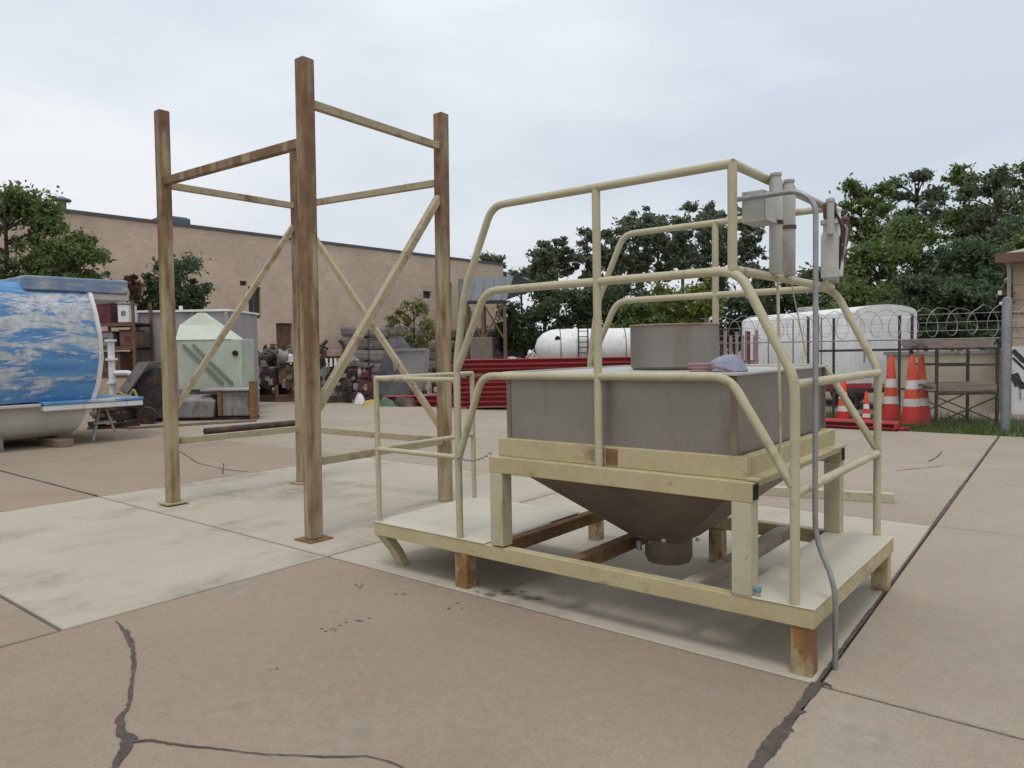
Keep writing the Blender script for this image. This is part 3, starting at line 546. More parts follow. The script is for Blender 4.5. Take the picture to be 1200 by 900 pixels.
# ================================================================== JUNK
def rackfx(name, label, px0, px1, basey, topy, dep, shelves, m, Y=None, cat='rack', bw=.06):
    p0, p1 = G(px0, basey), G(px1, basey); Y = Y or (p0.y+p1.y)/2; p0, p1 = D(px0, basey, Y), D(px1, basey, Y); wd = p1.x-p0.x; h = D(px0, topy, Y).z
    t = thing(name, label, cat, ((p0.x+p1.x)/2, Y, -.03), 0)
    for sx in (-1, 1):
        for y in (0, dep): MB().box(sx*wd/2-bw/2, sx*wd/2+bw/2, y-bw/2, y+bw/2, -.03, h).build('post', m, t)
    for f in shelves:
        for y in (0, dep): MB().box(-wd/2+bw/2, wd/2-bw/2, y-bw*.4, y+bw*.4, h*f-bw*.5, h*f+bw*.5).build('beam', m, t)
        MB().box(-wd/2-.02, wd/2+.02, -bw*.45, dep+bw*.45, h*f+bw*.5+.002, h*f+bw*.5+.03).build('shelf', JUNKB, t)
    return t, wd, h
def prop_box(name, label, cat, px0, px1, y0, y1, Y, dep, m, m2=None, lid=True, restz=None):
    a, b_ = D(px0, y1, Y), D(px1, y0, Y); z0 = a.z if restz is None else restz; t = thing(name, label, cat, ((a.x+b_.x)/2, Y, z0), 0); wd = b_.x-a.x; h = b_.z-z0
    MB().box(-wd/2, wd/2, 0, dep, 0, h*.92 if lid else h).build('body', m, t, bevel=.02)
    if lid: MB().box(-wd/2-.02, wd/2+.02, -.02, dep+.02, h*.92+.002, h).build('lid', m2 or m, t, bevel=.01)
    MB().box(-wd*.18, wd*.18, -.012, -.002, h*.35, h*.6).build('panel', m2 or JUNKG, t); return t
def machine(label, px, basey, wpx, topy, mats, seed, cat='machine', Y=None, dep=1.1):
    rnd = random.Random(seed); p = G(px, basey); Y = Y or p.y; p = D(px, basey, Y); wd = wpx*Y/FPX; h = D(px, topy, Y).z
    t = thing('scrap_machine', label, cat, (p.x, Y, -.05), rnd.uniform(-.25, .25)); ms = mats
    MB().box(-wd/2, wd/2, 0, dep, 0, .14*h).build('bed', ms[0], t, bevel=.02)
    for s in (-1, 1): MB().box(s*wd*.42-.05, s*wd*.42+.05, .05, dep-.05, .14*h, .3*h).build('support', ms[0], t)
    MB().box(-wd*.36, wd*.30, .1, dep*.8, .30*h, .62*h).build('housing', ms[1], t, bevel=.04)
    mo = MB().lathe([(h*.04, 0), (h*.13, .01), (h*.13, wd*.42), (h*.10, wd*.46), (h*.03, wd*.5)], 16, (-wd*.3, dep*.25, .74*h), 'x').build('motor', ms[2 % len(ms)], t, True)
    MB().box(-wd*.12, wd*.02, dep*.1, dep*.24, .86*h, .93*h).build('terminal_box', ms[1], mo)
    fl = MB().lathe([(h*.17, 0), (h*.17, .06), (h*.12, .065), (h*.12, .02)], 20, (wd*.15, -.02, .42*h), 'y').build('flywheel', ms[0], t, True); MB().lathe([(h*.04, -.06), (h*.04, .1)], 10, (wd*.15, -.02, .42*h), 'y').build('hub', JUNKG, fl, True)
    for k in range(4):
        x = rnd.uniform(-.42, .42)*wd; z1 = rnd.uniform(.7, 1.)*h; y = rnd.uniform(.1, .7)*dep
        MB().tube([(x, y, .3*h), (x, y, z1-.1), (x+rnd.uniform(-.3, .3)*wd, y-.1, z1)], rnd.uniform(.02, .05), 8, .08).build('pipe', rnd.choice(ms), t, True)
    for k in range(3):
        x = rnd.uniform(-.3, .3)*wd; z = rnd.choice((.62, .64, .66))*h; s = rnd.uniform(.06, .14)*h
        MB().lathe([(s*.6, 0), (s, .01), (s, s*1.3), (s*.5, s*1.6)], 12, (x, rnd.uniform(.1, .6)*dep, z)).build('canister', rnd.choice(ms+[WHITE]), t, True)
    for k in range(3):
        x = rnd.uniform(-.5, .3)*wd; z = rnd.uniform(.15, .55)*h; MB().box(x, x+rnd.uniform(.1, .3)*wd, -.09, -.005, z, z+rnd.uniform(.06, .16)*h).build('cover', rnd.choice(ms+[JUNKG]), t, bevel=.01)
    return t
# rack behind the tank with its load
rk, rw, rh = rackfx('storage_rack', 'rusty steel storage rack loaded with scrap beside the blue tank', 110, 161, 492, 352, .9, (.36, .60, .80), JUNKB, 18.6)
zsh = lambda f: rh*f+.03+.032-.03
prop_box('maroon_cabinet', 'maroon metal cabinet on the top shelf of the rusty rack', 'cabinet', 113, 129, 354, 374, 18.65, .5, MAROON, MAROON, restz=zsh(.80))
prop_box('white_box', 'white motor box on the top shelf of the rusty rack', 'box', 138, 151, 355, 374, 18.65, .4, WHITE, JUNKG, restz=zsh(.80))
prop_box('grey_crate', 'grey crate on the middle shelf of the rusty rack', 'crate', 113, 132, 388, 401, 18.65, .5, JUNKG, JUNKB, restz=zsh(.60))
prop_box('brown_crate', 'dark brown crate on the middle shelf of the rusty rack', 'crate', 140, 158, 386, 401, 18.65, .5, JUNKB, MAROON, restz=zsh(.60))
prop_box('rusty_crate', 'rusty bin on the lowest shelf of the storage rack', 'crate', 116, 140, 412, 430, 18.65, .6, JUNKB, JUNKD, restz=zsh(.36))
sp = thing('standpipe', 'white flanged pipe stand beside the rusty rack', 'pipe', D(134, 500, 17.4).xy.to_3d()+Vector((0, 0, -.03)))
MB().tube([(0, 0, 0), (0, 0, 1.95)], .075, 14).build('pipe', WHITE, sp, True)
for z in (.02, .95, 1.5, 1.94): MB().lathe([(.13, 0), (.13, .05)], 16, (0, 0, z)).build('flange', WHITE, sp, True)
MB().tube([(0, 0, 1.2), (.45, 0, 1.2), (.45, 0, .9)], .06, 12, .1).build('branch', WHITE, sp, True)
ct = thing('chute_cart', 'grey sloping chute on a dark wheeled frame beside the tank', 'cart', D(160, 500, 16.9).xy.to_3d()+Vector((0, 0, -.03)))
MB().loft([[(-.45, 0, .72), (.1, 0, 1.45), (.35, 0, 1.45), (-.2, 0, .72)], [(-.45, .7, .72), (.1, .7, 1.45), (.35, .7, 1.45), (-.2, .7, .72)]]).build('chute', JUNKG, ct)
MB().box(-.6, .4, .02, .68, .40, .50).build('frame', JUNKD, ct); MB().loft([[(-.3, .1, .5), (.38, .1, .5), (.38, .1, 1.3), (.2, .1, 1.2)], [(-.3, .6, .5), (.38, .6, .5), (.38, .6, 1.3), (.2, .6, 1.2)]]).build('gear_case', JUNKD, ct)
for x in (-.45, .28):
    for y in (-.06, .7): MB().lathe([(.2, 0), (.22, .02), (.22, .07), (.2, .09)], 18, (x, y-.02, .22), 'y').build('wheel', JUNKD, ct, True)
MB().tube([(-.5, -.05, .5), (-.35, -.05, .8), (-.15, -.05, .6), (.0, -.05, .85), (.1, -.05, .55)], .03, 8, .08).build('bent_pipe', YEL, ct, True)
machine('low dark oily gearbox on a skid under the tank flange', 125, 505, 46, 468, [JUNKD, JUNKD, JUNKB], 5, Y=15.9, dep=.7)
# grey bin, pale green cabinet and machine base
gb = thing('steel_bin', 'large lilac grey steel bin with a pale rim behind the green cabinet', 'bin', (D(217, 480, 19.6).x, 19.6, -.06)); hw = 55*19.6/FPX; zt = D(228, 363, 19.6).z+.06
MB().box(-hw, hw, 0, 2.2, .3, zt-.06).build('body', LILAC, gb, bevel=.02)
MB().box(-hw-.05, hw+.05, -.06, 2.26, zt-.058, zt).build('rim', WHITE, gb, bevel=.01)
for x in (-hw+.05, -.35, hw*.28, hw-.1): MB().box(x, x+.09, -.05, -.001, .3, zt-.06).build('rib', LILAC if x != hw*.28 else MAROON, gb)
for x in (-hw+.1, hw-.3):
    for y in (.1, 1.9): MB().box(x, x+.2, y, y+.2, 0, .298).build('foot', JUNKD, gb)
lf = MB().tube([(-.1, .2, zt), (-.1, .2, zt+.12)], .05, 8).build('lifting_lug', WHITE, gb, True)
gc = thing('green_cabinet', 'pale green cabinet with a tapered hood and two diagonal straps', 'cabinet', (D(243, 480, 18.5).x, 18.5, -.06)); k = 18.5/FPX; w2 = 26*k; z1 = D(243, 398, 18.5).z+.06; z2 = D(243, 377, 18.5).z+.06
MB().box(-w2-.15, w2+.35, 0, .9, .75, z1).build('body', PGREEN, gc, bevel=.015)
MB().loft([[(-w2-.17, -.02, z1+.002), (w2+.1, -.02, z1+.002), (w2+.1, .9, z1+.002), (-w2-.17, .9, z1+.002)], [(-w2-.2, .3, z2-.06), (w2*.3, .3, z2-.06), (w2*.3, .85, z2-.06), (-w2-.2, .85, z2-.06)], [(-w2*.6, .42, z2+.25), (-w2*.35, .42, z2+.25), (-w2*.35, .6, z2+.25), (-w2*.6, .6, z2+.25)]]).build('hood', mat('pale_green_hood', (.52, .56, .47), (.46, .5, .41), 2, .5), gc)
for dx in (0, .24): MB().bar((-w2+.02+dx, -.03, z1-.12), (w2*.75+dx, -.03, .9), .05, .06).build('strap', mat('green_strap', (.20, .22, .17), None, 4, .6), gc)
MB().lathe([(.07, 0), (.07, .04)], 14, (w2+.2, -.045, z1-.35), 'y').build('port', DARK, gc, True)
MB().box(-w2-.1, w2+.3, .1, .8, 0, .748).build('stand', JUNKG, gc)
mb = thing('machine_base', 'heavy dusty grey machine base with a rusty corner post', 'machine', (D(229, 490, 17.5).x, 17.5, -.03)); k = 17.5/FPX; w2 = 69*k
MB().loft([[(-w2, 0, .10), (w2*.3, 0, .10), (w2*.3, .8, .10), (-w2, .8, .10)], [(-w2, -.02, .5), (w2*.35, -.02, .5), (w2*.35, .8, .5), (-w2, .8, .5)], [(-w2*.9, .1, .62), (w2*.2, .1, .62), (w2*.2, .7, .62), (-w2*.9, .7, .62)]]).build('tub', JUNKG, mb, bevel=.03)
MB().box(w2*.36, w2-.12, .05, .8, .12, .72).build('gearbox', JUNKG, mb, bevel=.04); MB().box(w2*.1, w2-.1, -.02, .8, .722, .77).build('table', LILAC, mb, bevel=.01)
MB().box(w2-.1, w2+.05, 0, .15, 0, .95).build('corner_post', RUSTM, mb); MB().box(w2*.40, w2*.46, -.04, .04, .15, .7).build('bracket', RUSTM, mb)
MB().box(-w2, w2-.11, .1, .7, 0, .098).build('skid', JUNKD, mb)
for i, x in enumerate((-w2*.75, -w2*.5)): MB().lathe([(.1, 0), (.14, .02), (.14, .22), (.06, .28)], 14, (x, .35, .621)).build('canister', PGREEN if i else WHITE, mb, True)
bgm = rag('white_sack', 'white plastic sack lying on the dusty grey machine base', Vector((D(190, 455, 17.7).x-.45, 17.75, .60)), .55, .45, .28, mat('sack_plastic', (.55, .57, .53), (.45, .48, .42), 8, .7), 7)
bgm['category'] = 'sack'
# scrap engines by the wall
machine('dark scrap compressor with white canisters beside the lilac bin', 311, 471, 30, 402, [JUNKD, JUNKG, JUNKD], 21)
machine('tall brown scrap pump beside the dark compressor', 336, 471, 26, 398, [JUNKB, JUNKD, JUNKG], 22)
en = machine('black scrap engine block behind the tall tower post', 362, 472, 26, 410, [JUNKD, JUNKG, JUNKD], 23)
me_ = machine('black scrap engine with reddish cover and two curved exhaust pipes', 393, 472, 32, 415, [JUNKD, JUNKD, JUNKG], 24, dep=1.)
q = me_; ww = 32*q.location.y/FPX; hh_ = D(393, 415, q.location.y).z
MB().box(-ww*.3, ww*.3, .02, .6, hh_*.98, hh_*1.12).build('rocker_cover', PINK, q, bevel=.03)
for s in (-1, 1): MB().tube([(s*ww*.28, -.05, hh_*.8), (s*ww*.42, -.05, hh_*1.2), (s*ww*.22, -.05, hh_*1.32)], .06, 8, .12).build('exhaust_pipe', JUNKD, q, True)
for i in range(4): MB().box(-ww*.3+i*ww*.16, -ww*.22+i*ww*.16, -.1, -.02, hh_*.78, hh_*.95).build('injector', WHITE, q)
machine('dark purple scrap drum unit beside the scrap engines', 425, 473, 22, 424, [MAROON, JUNKD, JUNKG], 25)
for i, (px, py, m, lb, sx, h) in enumerate([(421, 473, WHITE, 'small white sack on the yard by the scrap engines', .5, .45), (434, 476, YEL, 'crumpled yellow sheet on the yard beside the white sack', .7, .3), (455, 476, mat('green_tarp', (.08, .14, .09), None, 6, .8), 'crumpled dark green tarp on the yard before the red beams', .8, .35), (474, 476, JUNKD, 'heap of black plastic sheeting before the red beams', .9, .38), (500, 473, mat('tan_sheet', (.40, .33, .26), None, 5, .9), 'tan canvas sheet lying against the red beams', .9, .35)]):
    p = G(px, py); p.z = -.055; o = rag('ground_sheet', lb, p, sx, sx*.6, h*.8, m, 10+i); o['category'] = 'sheet'
machine('rusty scrap gearbox behind the dark compressor', 322, 467, 34, 396, [JUNKB, JUNKB, JUNKD], 26, Y=25.6)
machine('grey scrap pump set behind the black engine', 378, 467, 34, 402, [JUNKG, JUNKD, JUNKD], 27, Y=25.8)
machine('dark scrap winch beside the grey pump set', 412, 467, 26, 408, [JUNKD, JUNKB, JUNKG], 28, Y=25.4)
machine('small grey scrap motor before the stone wall', 515, 462, 26, 418, [JUNKG, JUNKD, JUNKD], 29, Y=24.5)
# dumper bin and tarp heap
db = thing('tipping_bin', 'grey steel tipping bin with sloped sides by the stone wall', 'bin', (D(479, 450, 25).x, 25, -.06)); k = 25/FPX; z1 = D(479, 409, 25).z+.06; w2 = 20*k
MB().loft([[(-w2*.8, .2, .25), (w2*.8, .2, .25), (w2*.8, 1.2, .25), (-w2*.8, 1.2, .25)], [(-w2, 0, z1), (w2, 0, z1), (w2, 1.4, z1), (-w2, 1.4, z1)]]).build('bin_body', LILAC, db, bevel=.02); MB().box(-w2*.85, w2*.85, .2, 1.2, 0, .248).build('skid', JUNKD, db)
MB().box(-w2-.04, w2+.04, -.04, .02, z1-.08, z1+.03).build('lip', JUNKG, db)
th_ = rag('dark_tarp', 'dark grey tarp draped in a peak over scrap beside the tipping bin', Vector((D(462, 440, 25.6).x, 25.7, .0)), 2.0, 1.6, 1.75, mat('dark_tarp', (.10, .10, .105), (.06, .06, .065), 3, .7, bump=.4, bscale=8), 33); th_['category'] = 'tarp'

# ================================================================== RED BEAMS
RB = 'red beams of the stack'
def red_stack(c, rows, deep, ln, wd, hd, label, group, rz, z0=.0, stagger=.25, seed=4):
    rnd = random.Random(seed); base = None
    for r in range(rows):
        for d_ in range(deep):
            if base is None:
                base = thing('red_beam', label, 'beam', (0, 0, 0), 0, group)
                MB().box(-ln/2, ln/2, wd/2-.02, wd/2, 0, hd).build('web', RED, base)
                MB().box(-ln/2, ln/2, -wd/2, wd/2-.021, 0, .02).build('flange', RED, base); MB().box(-ln/2, ln/2, -wd/2, wd/2-.021, hd-.02, hd).build('flange', RED, base)
                for s in (-1, 1): MB().box(s*ln/2-.03, s*ln/2+.03, -wd/2-.012, wd/2+.01, -.0, hd).build('end_plate', RED, base)
                o = base
            else: o = copy_tree(base)
            off = Vector((rnd.uniform(-stagger, stagger), d_*(wd+.03)+rnd.uniform(-.045, .045), 0)); off.rotate(Quaternion((0, 0, 1), rz))
            o.location = Vector(c)+off+Vector((0, 0, z0+r*(hd+.004))); o.rotation_euler = (0, 0, rz+rnd.uniform(-.01, .01))
cx = D(640, 478, 20.0)
for i, x in enumerate((-2.2, 0, 2.2)):
    for zz, rr in ((0, 'lower'), (.88, 'upper')):
        o = MB().box(-.06, .06, -.1, .95, 0, .09).build('spacer_timber', WOOD, None); o.location = (cx.x+x, 20.0, -.06+zz); tag(o, rr+' timber spacer under the stack of red beams', 'timber', 'timber spacers of the red stack, '+rr)
red_stack((cx.x, 20.05, -.06), 6, 4, 5.2, .19, .128, 'long red steel beam in the lower tier of the tall stack', 'red beams, lower tier', .0, .092)
red_stack((cx.x+.1, 20.05, -.06), 3, 4, 5.2, .19, .128, 'long red steel beam in the upper tier of the tall stack', 'red beams, upper tier', .0, .88+.094, .3, 6)
c2 = D(490, 468, 21.5); red_stack((c2.x, 21.5, -.06), 2, 2, 1.9, .2, .16, 'short red steel beam lying left of the tall red stack', 'short red beams', .05, .0, .08, 7)
c3 = G(985, 502); red_stack((c3.x, c3.y, -.06), 2, 3, 1.9, .15, .10, 'red steel beam lying on the grass edge beside the cones', 'red beams on the grass', TH, .0, .1, 8)
# grey tarp heap on red beams
o = rag('grey_cloth', 'pale grey canvas heap behind the tall red beam stack', Vector((D(597, 414, 22.5).x, 22.5, -.06)), 1.5, 1.0, 1.25, mat('pale_canvas', (.34, .35, .35), (.26, .27, .28), 6, .85), 41); o['category'] = 'canvas'

# ================================================================== ROOF SHELTER ON LEGS
YS = 40.; k = YS/FPX; sh = thing('raised_shelter', 'raised grey roofed shelter on cross braced steel legs', 'shelter', (D(575, 430, YS).x, YS, -.06))
def X(px): return D(px, 400, YS).x-sh.location.x
def Zp(py, px=575): return D(px, py, YS).z+.06
MB().loft([[(X(548), 0, Zp(352)), (X(594), 0, Zp(352)), (X(632), 1.5, Zp(336)), (X(548), 3, Zp(352))], [(X(552), .6, Zp(323)), (X(603), .6, Zp(323)), (X(618), 1.5, Zp(322)), (X(552), 2.4, Zp(323))]]).build('roof', ROOFG, sh)
MB().loft([[(X(596), .02, Zp(351)), (X(634), 1.3, Zp(337)), (X(634), 1.35, Zp(334)), (X(604), .55, Zp(322))], [(X(597), -.03, Zp(350)), (X(635), 1.25, Zp(336)), (X(635), 1.3, Zp(333)), (X(605), .5, Zp(321))]]).build('gable', ROOFD, sh)
for px in range(552, 600, 12): MB().bar((X(px), -.02, Zp(351)), (X(px+5), .58, Zp(324)), .06, .03).build('roof_seam', ROOFG, sh)
MB().box(X(546), X(596), -.05, .1, Zp(356), Zp(352.3)).build('eave_beam', ROOFD, sh)
for px in (547, 566, 592):
    for y in (.0, 2.6): MB().box(X(px)-.09, X(px)+.09, y, y+.18, 0, Zp(356)).build('leg', TRIM, sh)
for (a, b_) in ((549, 564), (568, 590)):
    MB().bar((X(a), .03, Zp(396)), (X(b_), .03, Zp(357)), .09).build('brace', TRIM, sh); MB().bar((X(a), .12, Zp(357)), (X(b_), .12, Zp(396)), .09).build('brace', TRIM, sh)
MB().box(X(551), X(577), -.4, 1.2, 0, Zp(395)).build('control_cabin', mat('brown_cabin', (.20, .17, .14), (.16, .135, .11), 3, .8), sh, bevel=.03)
MB().tube([(X(541), .3, 0), (X(541), .3, Zp(326))], .16, 10).build('downpipe', JUNKG, sh, True)

# ================================================================== WHITE TANK, PINK RACK
YT = 33.; wt = thing('white_tank', 'long white horizontal storage tank with a black ladder', 'tank', (D(628, 440, YT).x, YT, -.06)); k = YT/FPX; ln = 150*k; zt = D(660, 385, YT).z+.06; rad = .86; zc = zt-rad
MB().lathe([(.05, 0), (.42, .12), (.68, .38), (.82, .72), (rad, 1.0), (rad, ln-.9), (.75, ln-.3), (.4, ln-.03), (.05, ln)], 28, (0, rad, zc), 'x').build('shell', WHITE, wt, True)
for f in (.09, .34, .6): MB().lathe([(rad+.012, 0), (rad+.012, .05)], 28, (ln*f+.6, rad, zc), 'x').build('band', JUNKG, wt, True)
MB().lathe([(.12, 0), (.12, .04)], 14, (1.0, -.04+.12, zc+.42), 'y').build('port', DARK, wt, True)
ld = MB()
for s in (0, .42): ld.box(ln*.33+s, ln*.33+s+.06, -.08, -.02, .0, zt+.02)
for i in range(10): ld.box(ln*.33+.06, ln*.33+.42, -.07, -.04, .2+i*.24, .235+i*.24)
ld.build('ladder', JUNKD, wt)
for f in (.2, .75): MB().box(ln*f-.2, ln*f+.2, .2, 1.5, 0, zc-rad*.6).build('saddle', JUNKG, wt)
pk, pw_, ph_ = rackfx('pink_rack', 'faded pink stillage of upright posts beside the white trailer', 850, 887, 470, 386, .9, (.2, .55), PINK, 20.5, 'stillage', .07)
for i in range(5): MB().box(-pw_/2+.12+i*pw_*.19, -pw_/2+.19+i*pw_*.19, -.03, .04, 0, ph_*(.93+.05*(i % 2))).build('bar', [PINK, JUNKG, PINK, MAROON, PINK][i], pk)
MB().box(-pw_/2, pw_/2, -.06, -.035, ph_*.3, ph_*.42).build('red_board', RED, pk)

# ================================================================== WHITE TRAILER
ZT = 2.5; C0_ = G(1002, 357, ZT); C0_.z = 0; tr = thing('white_trailer', 'white round roofed enclosed trailer parked behind the fence', 'trailer', (C0_.x, C0_.y, -.06), math.atan2(.15, .99))
WT_, LT_ = 1.62, 5.9
def arch(y, ins=0.): return [(ins, y, .55), (WT_-ins, y, .55), (WT_-ins, y, 2.36)]+[(WT_/2+(WT_/2-ins)*math.cos(a), y, 2.36+.20*math.sin(a)) for a in [R(20+14*i) for i in range(11)]]+[(ins, y, 2.36)]
MB().loft([arch(0), arch(LT_)]).build('box_body', WHITE, tr, True)
for y in (-.015, LT_-.03): MB().loft([arch(y, -.02), arch(y+.045, -.02)]).build('end_frame', WHITE, tr, True)
for y in (1.4, 2.8, 4.2): MB().box(-.012, -.001, y, y+.05, .6, 2.33).build('panel_seam', JUNKG, tr)
dr = MB().box(.12, WT_-.12, -.04, -.017, .62, 2.25).build('rear_door', WHITE, tr, bevel=.01); MB().box(.2, .24, -.06, -.041, 1.2, 1.5).build('handle', JUNKG, dr)
rfv = MB().box(.5, .9, 3.0, 3.5, 2.54, 2.68).build('roof_vent', GREYP, tr, bevel=.03)
MB().box(.0, WT_, .02, LT_-.02, .42, .548).build('chassis', JUNKD, tr)
for y in (2.3, 3.1):
    for x in (-.05, WT_-.17):
        wh = MB().lathe([(.24, 0), (.33, .02), (.34, .1), (.33, .2), (.24, .22)], 22, (0, 0, 0), 'x').build('wheel', JUNKD, tr, True); wh.location = (x, y, .34); MB().lathe([(.19, -.012), (.19, .0)], 14, (0, 0, 0), 'x').build('rim', WHITE, wh, True)
for x in (.25, WT_-.3): MB().box(x, x+.08, .3, .38, 0, .418).build('stand', JUNKD, tr)
# ================================================================== RACKS BY THE FENCE
fr, fw, fh = rackfx('pipe_frame', 'dark empty pipe frame standing before the white trailer', 958, 1068, 488, 368, .5, (), JUNKD, 15.6, 'frame', .045)
for z in (fh*.66, fh*.28): MB().box(-fw/2+.024, fw/2-.024, -.02, .02, z-.025, z+.025).build('beam', JUNKD, fr)
MB().box(-fw*.34, -fw*.32, -.02, .02, 0, fh*.97).build('post', JUNKD, fr)
MB().box(-fw/2+.03, fw*.1, .1, .2, fh*.28+.03, fh*.28+.13).build('red_board', RED, fr)
wr_, ww_, wh_ = rackfx('lumber_rack', 'dark steel rack stacked with weathered boards beside the fence post', 1097, 1168, 500, 406, .9, (.42,), JUNKD, G(1130, 500).y+.25, 'rack', .045)
for z in (wh_-.02, wh_*.78): MB().box(-ww_/2+.024, ww_/2-.024, -.02, .02, z-.02, z+.02).build('beam', JUNKD, wr_); MB().box(-ww_/2+.024, ww_/2-.024, .88, .92, z-.02, z+.02).build('beam', JUNKD, wr_)
for y in (-.03, .93):
    MB().bar((-ww_/2, y, wh_*.06), (ww_/2, y, wh_*.38), .022).build('brace', JUNKD, wr_); MB().bar((-ww_/2, y+.025, wh_*.38), (ww_/2, y+.025, wh_*.06), .022).build('brace', JUNKD, wr_)
BRD = mat('weathered_board', (.30, .25, .205), (.21, .17, .14), 5, .9, stretch=(1, 6, 6), bump=.2)
rnd = random.Random(5); bp = None
for lv, z0, rows in (('on top of the dark steel rack', wh_+.003, 4), ('on the shelf of the dark steel rack', wh_*.42+.056, 3)):
    for r in range(rows):
        for d_ in range(5):
            o = MB().box(-.62*(1+.06*rnd.random()), .62*(1+.05*rnd.random()), 0, .15, 0, .04).build('board', BRD, None)
            o.location = (wr_.location.x+rnd.uniform(-.06, .02)-(.1 if rows == 4 else 0), wr_.location.y-.02+d_*.18, wr_.location.z+z0+r*.043); tag(o, 'weathered board stacked '+lv, 'board', 'boards '+lv)
# cones
def cone(px, py, s, lab, grp):
    p = G(px, py); t = thing('traffic_cone', lab, 'cone', (p.x, p.y, -.055), random.uniform(0, 1), grp)
    MB().loft([[(-.19*s, -.19*s, 0), (.19*s, -.19*s, 0), (.19*s, .19*s, 0), (-.19*s, .19*s, 0)], [(-.17*s, -.17*s, .04*s), (.17*s, -.17*s, .04*s), (.17*s, .17*s, .04*s), (-.17*s, .17*s, .04*s)]]).build('base', JUNKD, t)
    zz = [0.04, .33, .45, .60, .74, 1.08]; r = lambda z: .155-.105*z
    for i in range(5):
        MB().lathe([(r(zz[i])*s, zz[i]*s), (r(zz[i+1])*s, zz[i+1]*s-.001)]+([(.028*s, 1.10*s), (.028*s, 1.14*s)] if i == 4 else []), 20, (0, 0, 0)).build('cone_band', [ORANGER, REFL, ORANGE, REFL, ORANGE][i], t, True)
    return t
CL = 'tall orange and white banded traffic cone beside the lumber rack'
for px, py in ((1044, 493), (1068, 497), (1079, 496)): cone(px, py, 1.22, CL, 'tall cones by the fence')
for px, py, s in ((988, 496, .9), (1015, 498, .62)): cone(px, py, s, 'short orange traffic cone beside the red beams on the grass', 'short cones by the red beams')

# ================================================================== FENCE
FV = 11.86; fn = thing('chain_link_fence', 'chain link fence topped with coils of razor wire', 'fence', UV(0, FV), TH); u0, u1, fz = -3.2, 9.5, 1.62
b = MB(); du = .075; nn = int((u1-u0+fz)/du)
for i in range(nn):
    for s in (0, 1):
        a = u0-fz+i*du if s == 0 else u0+i*du; c, d_ = (a, .04), (a+fz, fz)
        if s: c, d_ = (a, .04), (a-fz, fz)
        x0, z0, x1, z1 = c[0], c[1], d_[0], d_[1]
        for lim, lo_ in ((u0, True), (u1, False)):
            pass
        t0, t1 = 0., 1.; dx = x1-x0
        ta, tb = sorted(((u0-x0)/dx, (u1-x0)/dx)); t0, t1 = max(t0, ta), min(t1, tb)
        if t1-t0 < .01: continue
        p, q = (x0+dx*t0, z0+(z1-z0)*t0), (x0+dx*t1, z0+(z1-z0)*t1); k = len(b.v); h = .0016; y = .004*s
        b.v += [(p[0]-h, y, p[1]), (p[0]+h, y, p[1]), (q[0]+h, y, q[1]), (q[0]-h, y, q[1]), (p[0], y+.002, p[1]), (q[0], y+.002, q[1])]; b.f += [(k, k+1, k+2, k+3), (k, k+4, k+5, k+3), (k+1, k+4, k+5, k+2)]
o = b.build('wire_mesh', CHAIN, fn); tag(o, kind='stuff')
MB().tube([(u0, .02, fz), (u1, .02, fz)], .012, 8).build('top_rail', JUNKG, fn, True)
gpu = toUV(G(1178, 505))[0]
for u in (-3.2, -.4, 5.6, 8.4): MB().tube([(u, .03, -.06), (u, .03, fz+.35)], .03, 10).build('line_post', GALV, fn, True)
MB().lathe([(.075, -.06), (.075, 2.26), (.06, 2.31), (.01, 2.33)], 18, (gpu, .0, 0)).build('gate_post', mat('galvanised_post', (.27, .28, .285), (.21, .22, .225), 8, .5, metal=.4, bump=.05), fn, True)
for z in (1.78, 1.93, 2.08): MB().tube([(u0, .03, z), (gpu, .03, z-.01), (u1, .03, z)], .004, 5).build('barbed_wire', GALV, fn)
for (a, e) in ((-2.9, gpu-.05), (gpu+.05, 9.3)):
    pts = []; nl = int((e-a)/.30)*18
    rr = random.Random(3)
    for i in range(nl):
        ph = 2*math.pi*i/18; lo_ = int(i/18); rs = .25+.03*math.sin(lo_*2.3); pts.append((a+(e-a)*i/nl+.13*math.sin(ph), .03+rs*math.sin(ph)*.8, 1.93+rs*math.cos(ph)*1.0))
    MB().tube(pts, .006, 5).build('razor_coil', GALV, fn, True)
# ================================================================== TAN BUILDING
P0 = D(1185, 480, 16.4); tb_ = thing('tan_building', 'tan sided building with a brown eave behind the fence', 'building', (P0.x, 16.4, -.06), TH); hE = D(1185, 300, 16.4).z+.06
MB().box(0, 9, 0, 7, 0, hE-.12).build('wall', TAN, tb_)
for z in np.arange(1.9, hE-.2, .32): MB().box(.0, 9, -.02, -.001, z, z+.022).build('siding_seam', TRIM if z < 2.4 else TAN, tb_)
MB().loft([[(-.22, -.32, hE-.118), (9.3, -.32, hE-.118), (9.3, 7.3, hE-.118), (-.22, 7.3, hE-.118)], [(-.26, -.36, hE+.02), (9.3, -.36, hE+.02), (9.3, 7.3, hE+.02), (-.26, 7.3, hE+.02)], [(1.5, 3, hE+.75), (9.3, 3, hE+.75), (9.3, 4, hE+.75), (1.5, 4, hE+.75)]]).build('roof', mat('tan_roof', (.36, .29, .23), None, 3, .8), tb_)
MB().box(-.3, 9.3, -.40, -.362, hE-.16, hE+.04).build('eave_trim', TRIM, tb_)
MB().tube([(-.06, -.12, 0), (-.06, -.12, hE-.16)], .04, 8).build('downpipe', mat('downpipe', (.4, .33, .29), None, 4, .6), tb_, True)
MB().box(.002, 9, -.05, -.021, .0, 1.5).build('painted_base', WHITE, tb_)
BLK = mat('black_paint', (.03, .03, .032), None, 4, .6, bump=.02)
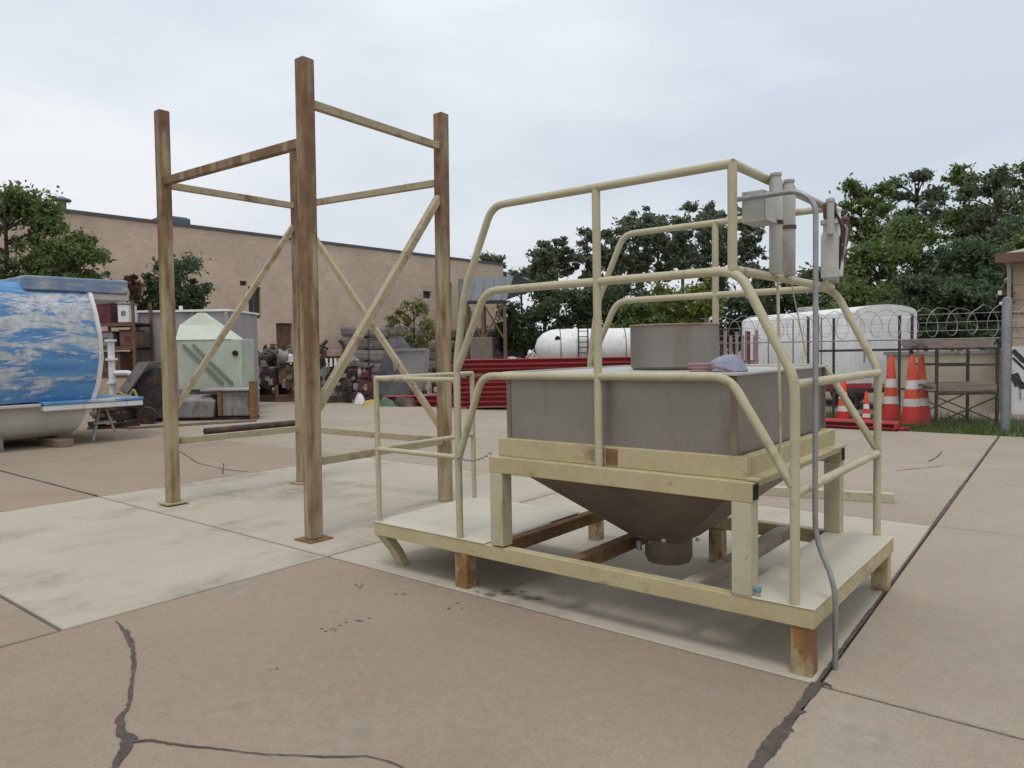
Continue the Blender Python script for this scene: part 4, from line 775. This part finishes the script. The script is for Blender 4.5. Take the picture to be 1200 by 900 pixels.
for pts, wds in (([(-.0, 1.42), (.18, 1.2), (.42, .98), (.8, .9)], .1), ([(-.0, 1.25), (.2, 1.02), (.5, .82)], .05), ([(.02, .9), (.12, .65), (.3, .62), (.6, .55)], .17), ([(.14, .6), (.16, .35)], .09), ([(.28, .12), (.34, .35), (.5, .42), (.8, .3)], .09)):
    b = MB(); P = [Vector((x+.02, -.054, z)) for x, z in pts]
    for i in range(len(P)-1): b.bar(P[i], P[i+1]+(P[i+1]-P[i])*.08, .006, wds*(1-.12*i))
    b.build('painted_mark', BLK, tb_)
la = MB().box(-.2, .06, -.1, -.06, 2.66, 2.70).build('lamp_arm', TRIM, tb_); MB().box(-.27, -.19, -.16, -.02, 2.64, 2.74).build('lamp_head', WHITE, la, bevel=.02); la = MB().box(-.16, .06, -.1, -.06, 2.46, 2.50).build('lamp_arm', TRIM, tb_); MB().box(-.24, -.12, -.16, -.02, 2.42, 2.49).build('lamp_head', WHITE, la, bevel=.02)
sg = thing('concrete_wall', 'low pale concrete wall behind the lumber rack', 'wall', (D(1125, 470, 17).x, 17, -.06)); MB().box(-1.6, 1.4, 0, .2, 0, D(1125, 412, 17).z).build('panel', mat('cream_wall', (.43, .38, .28), None, 2, .8), sg); MB().box(-1.65, 1.45, -.04, .24, D(1125, 412, 17).z+.002, D(1125, 412, 17).z+.08).build('coping', JUNKG, sg)

# ================================================================== GRASS
rg = np.random.default_rng(5); n = 16000
gu = rg.uniform(-1.6, 9, n); gv = 11.02+rg.random(n)**1.5*3.2; hh2 = rg.uniform(.05, .17, n)*np.where(rg.random(n) < .12, 1.7, 1)*np.clip((gv-10.9)*2.2, .35, 1)
ang = rg.uniform(0, 6.283, n); cxg = ORG.x+gu*CT-gv*ST; cyg = ORG.y+gu*ST+gv*CT; s = .010
V = np.zeros((n, 3, 3)); V[:, 0] = np.stack([cxg-s*np.cos(ang), cyg-s*np.sin(ang), np.full(n, -.06)], 1); V[:, 1] = np.stack([cxg+s*np.cos(ang), cyg+s*np.sin(ang), np.full(n, -.06)], 1)
V[:, 2] = np.stack([cxg+rg.normal(0, .04, n), cyg+rg.normal(0, .04, n), hh2-.05], 1)
me = bpy.data.meshes.new('grass'); me.from_pydata(V.reshape(-1, 3).tolist(), [], np.arange(3*n).reshape(-1, 3).tolist()); me.materials.append(LEAF['grass'])
o = bpy.data.objects.new('grass', me); COL.objects.link(o); tag(o, 'strip of rough grass along the fence at the yard edge', 'grass', kind='stuff')
b = MB(); P = [UV(-1.8, 11.02, -.045), UV(9.2, 11.02, -.045), UV(9.2, 14.6, -.045), UV(-1.8, 14.6, -.045)]; b.v = [tuple(p) for p in P]; b.f = [(0, 1, 2, 3)]
tag(b.build('grass_verge', mat('grass_soil', (.12, .13, .055), (.17, .145, .09), 3, .95, bump=.5, bscale=30)), kind='structure')
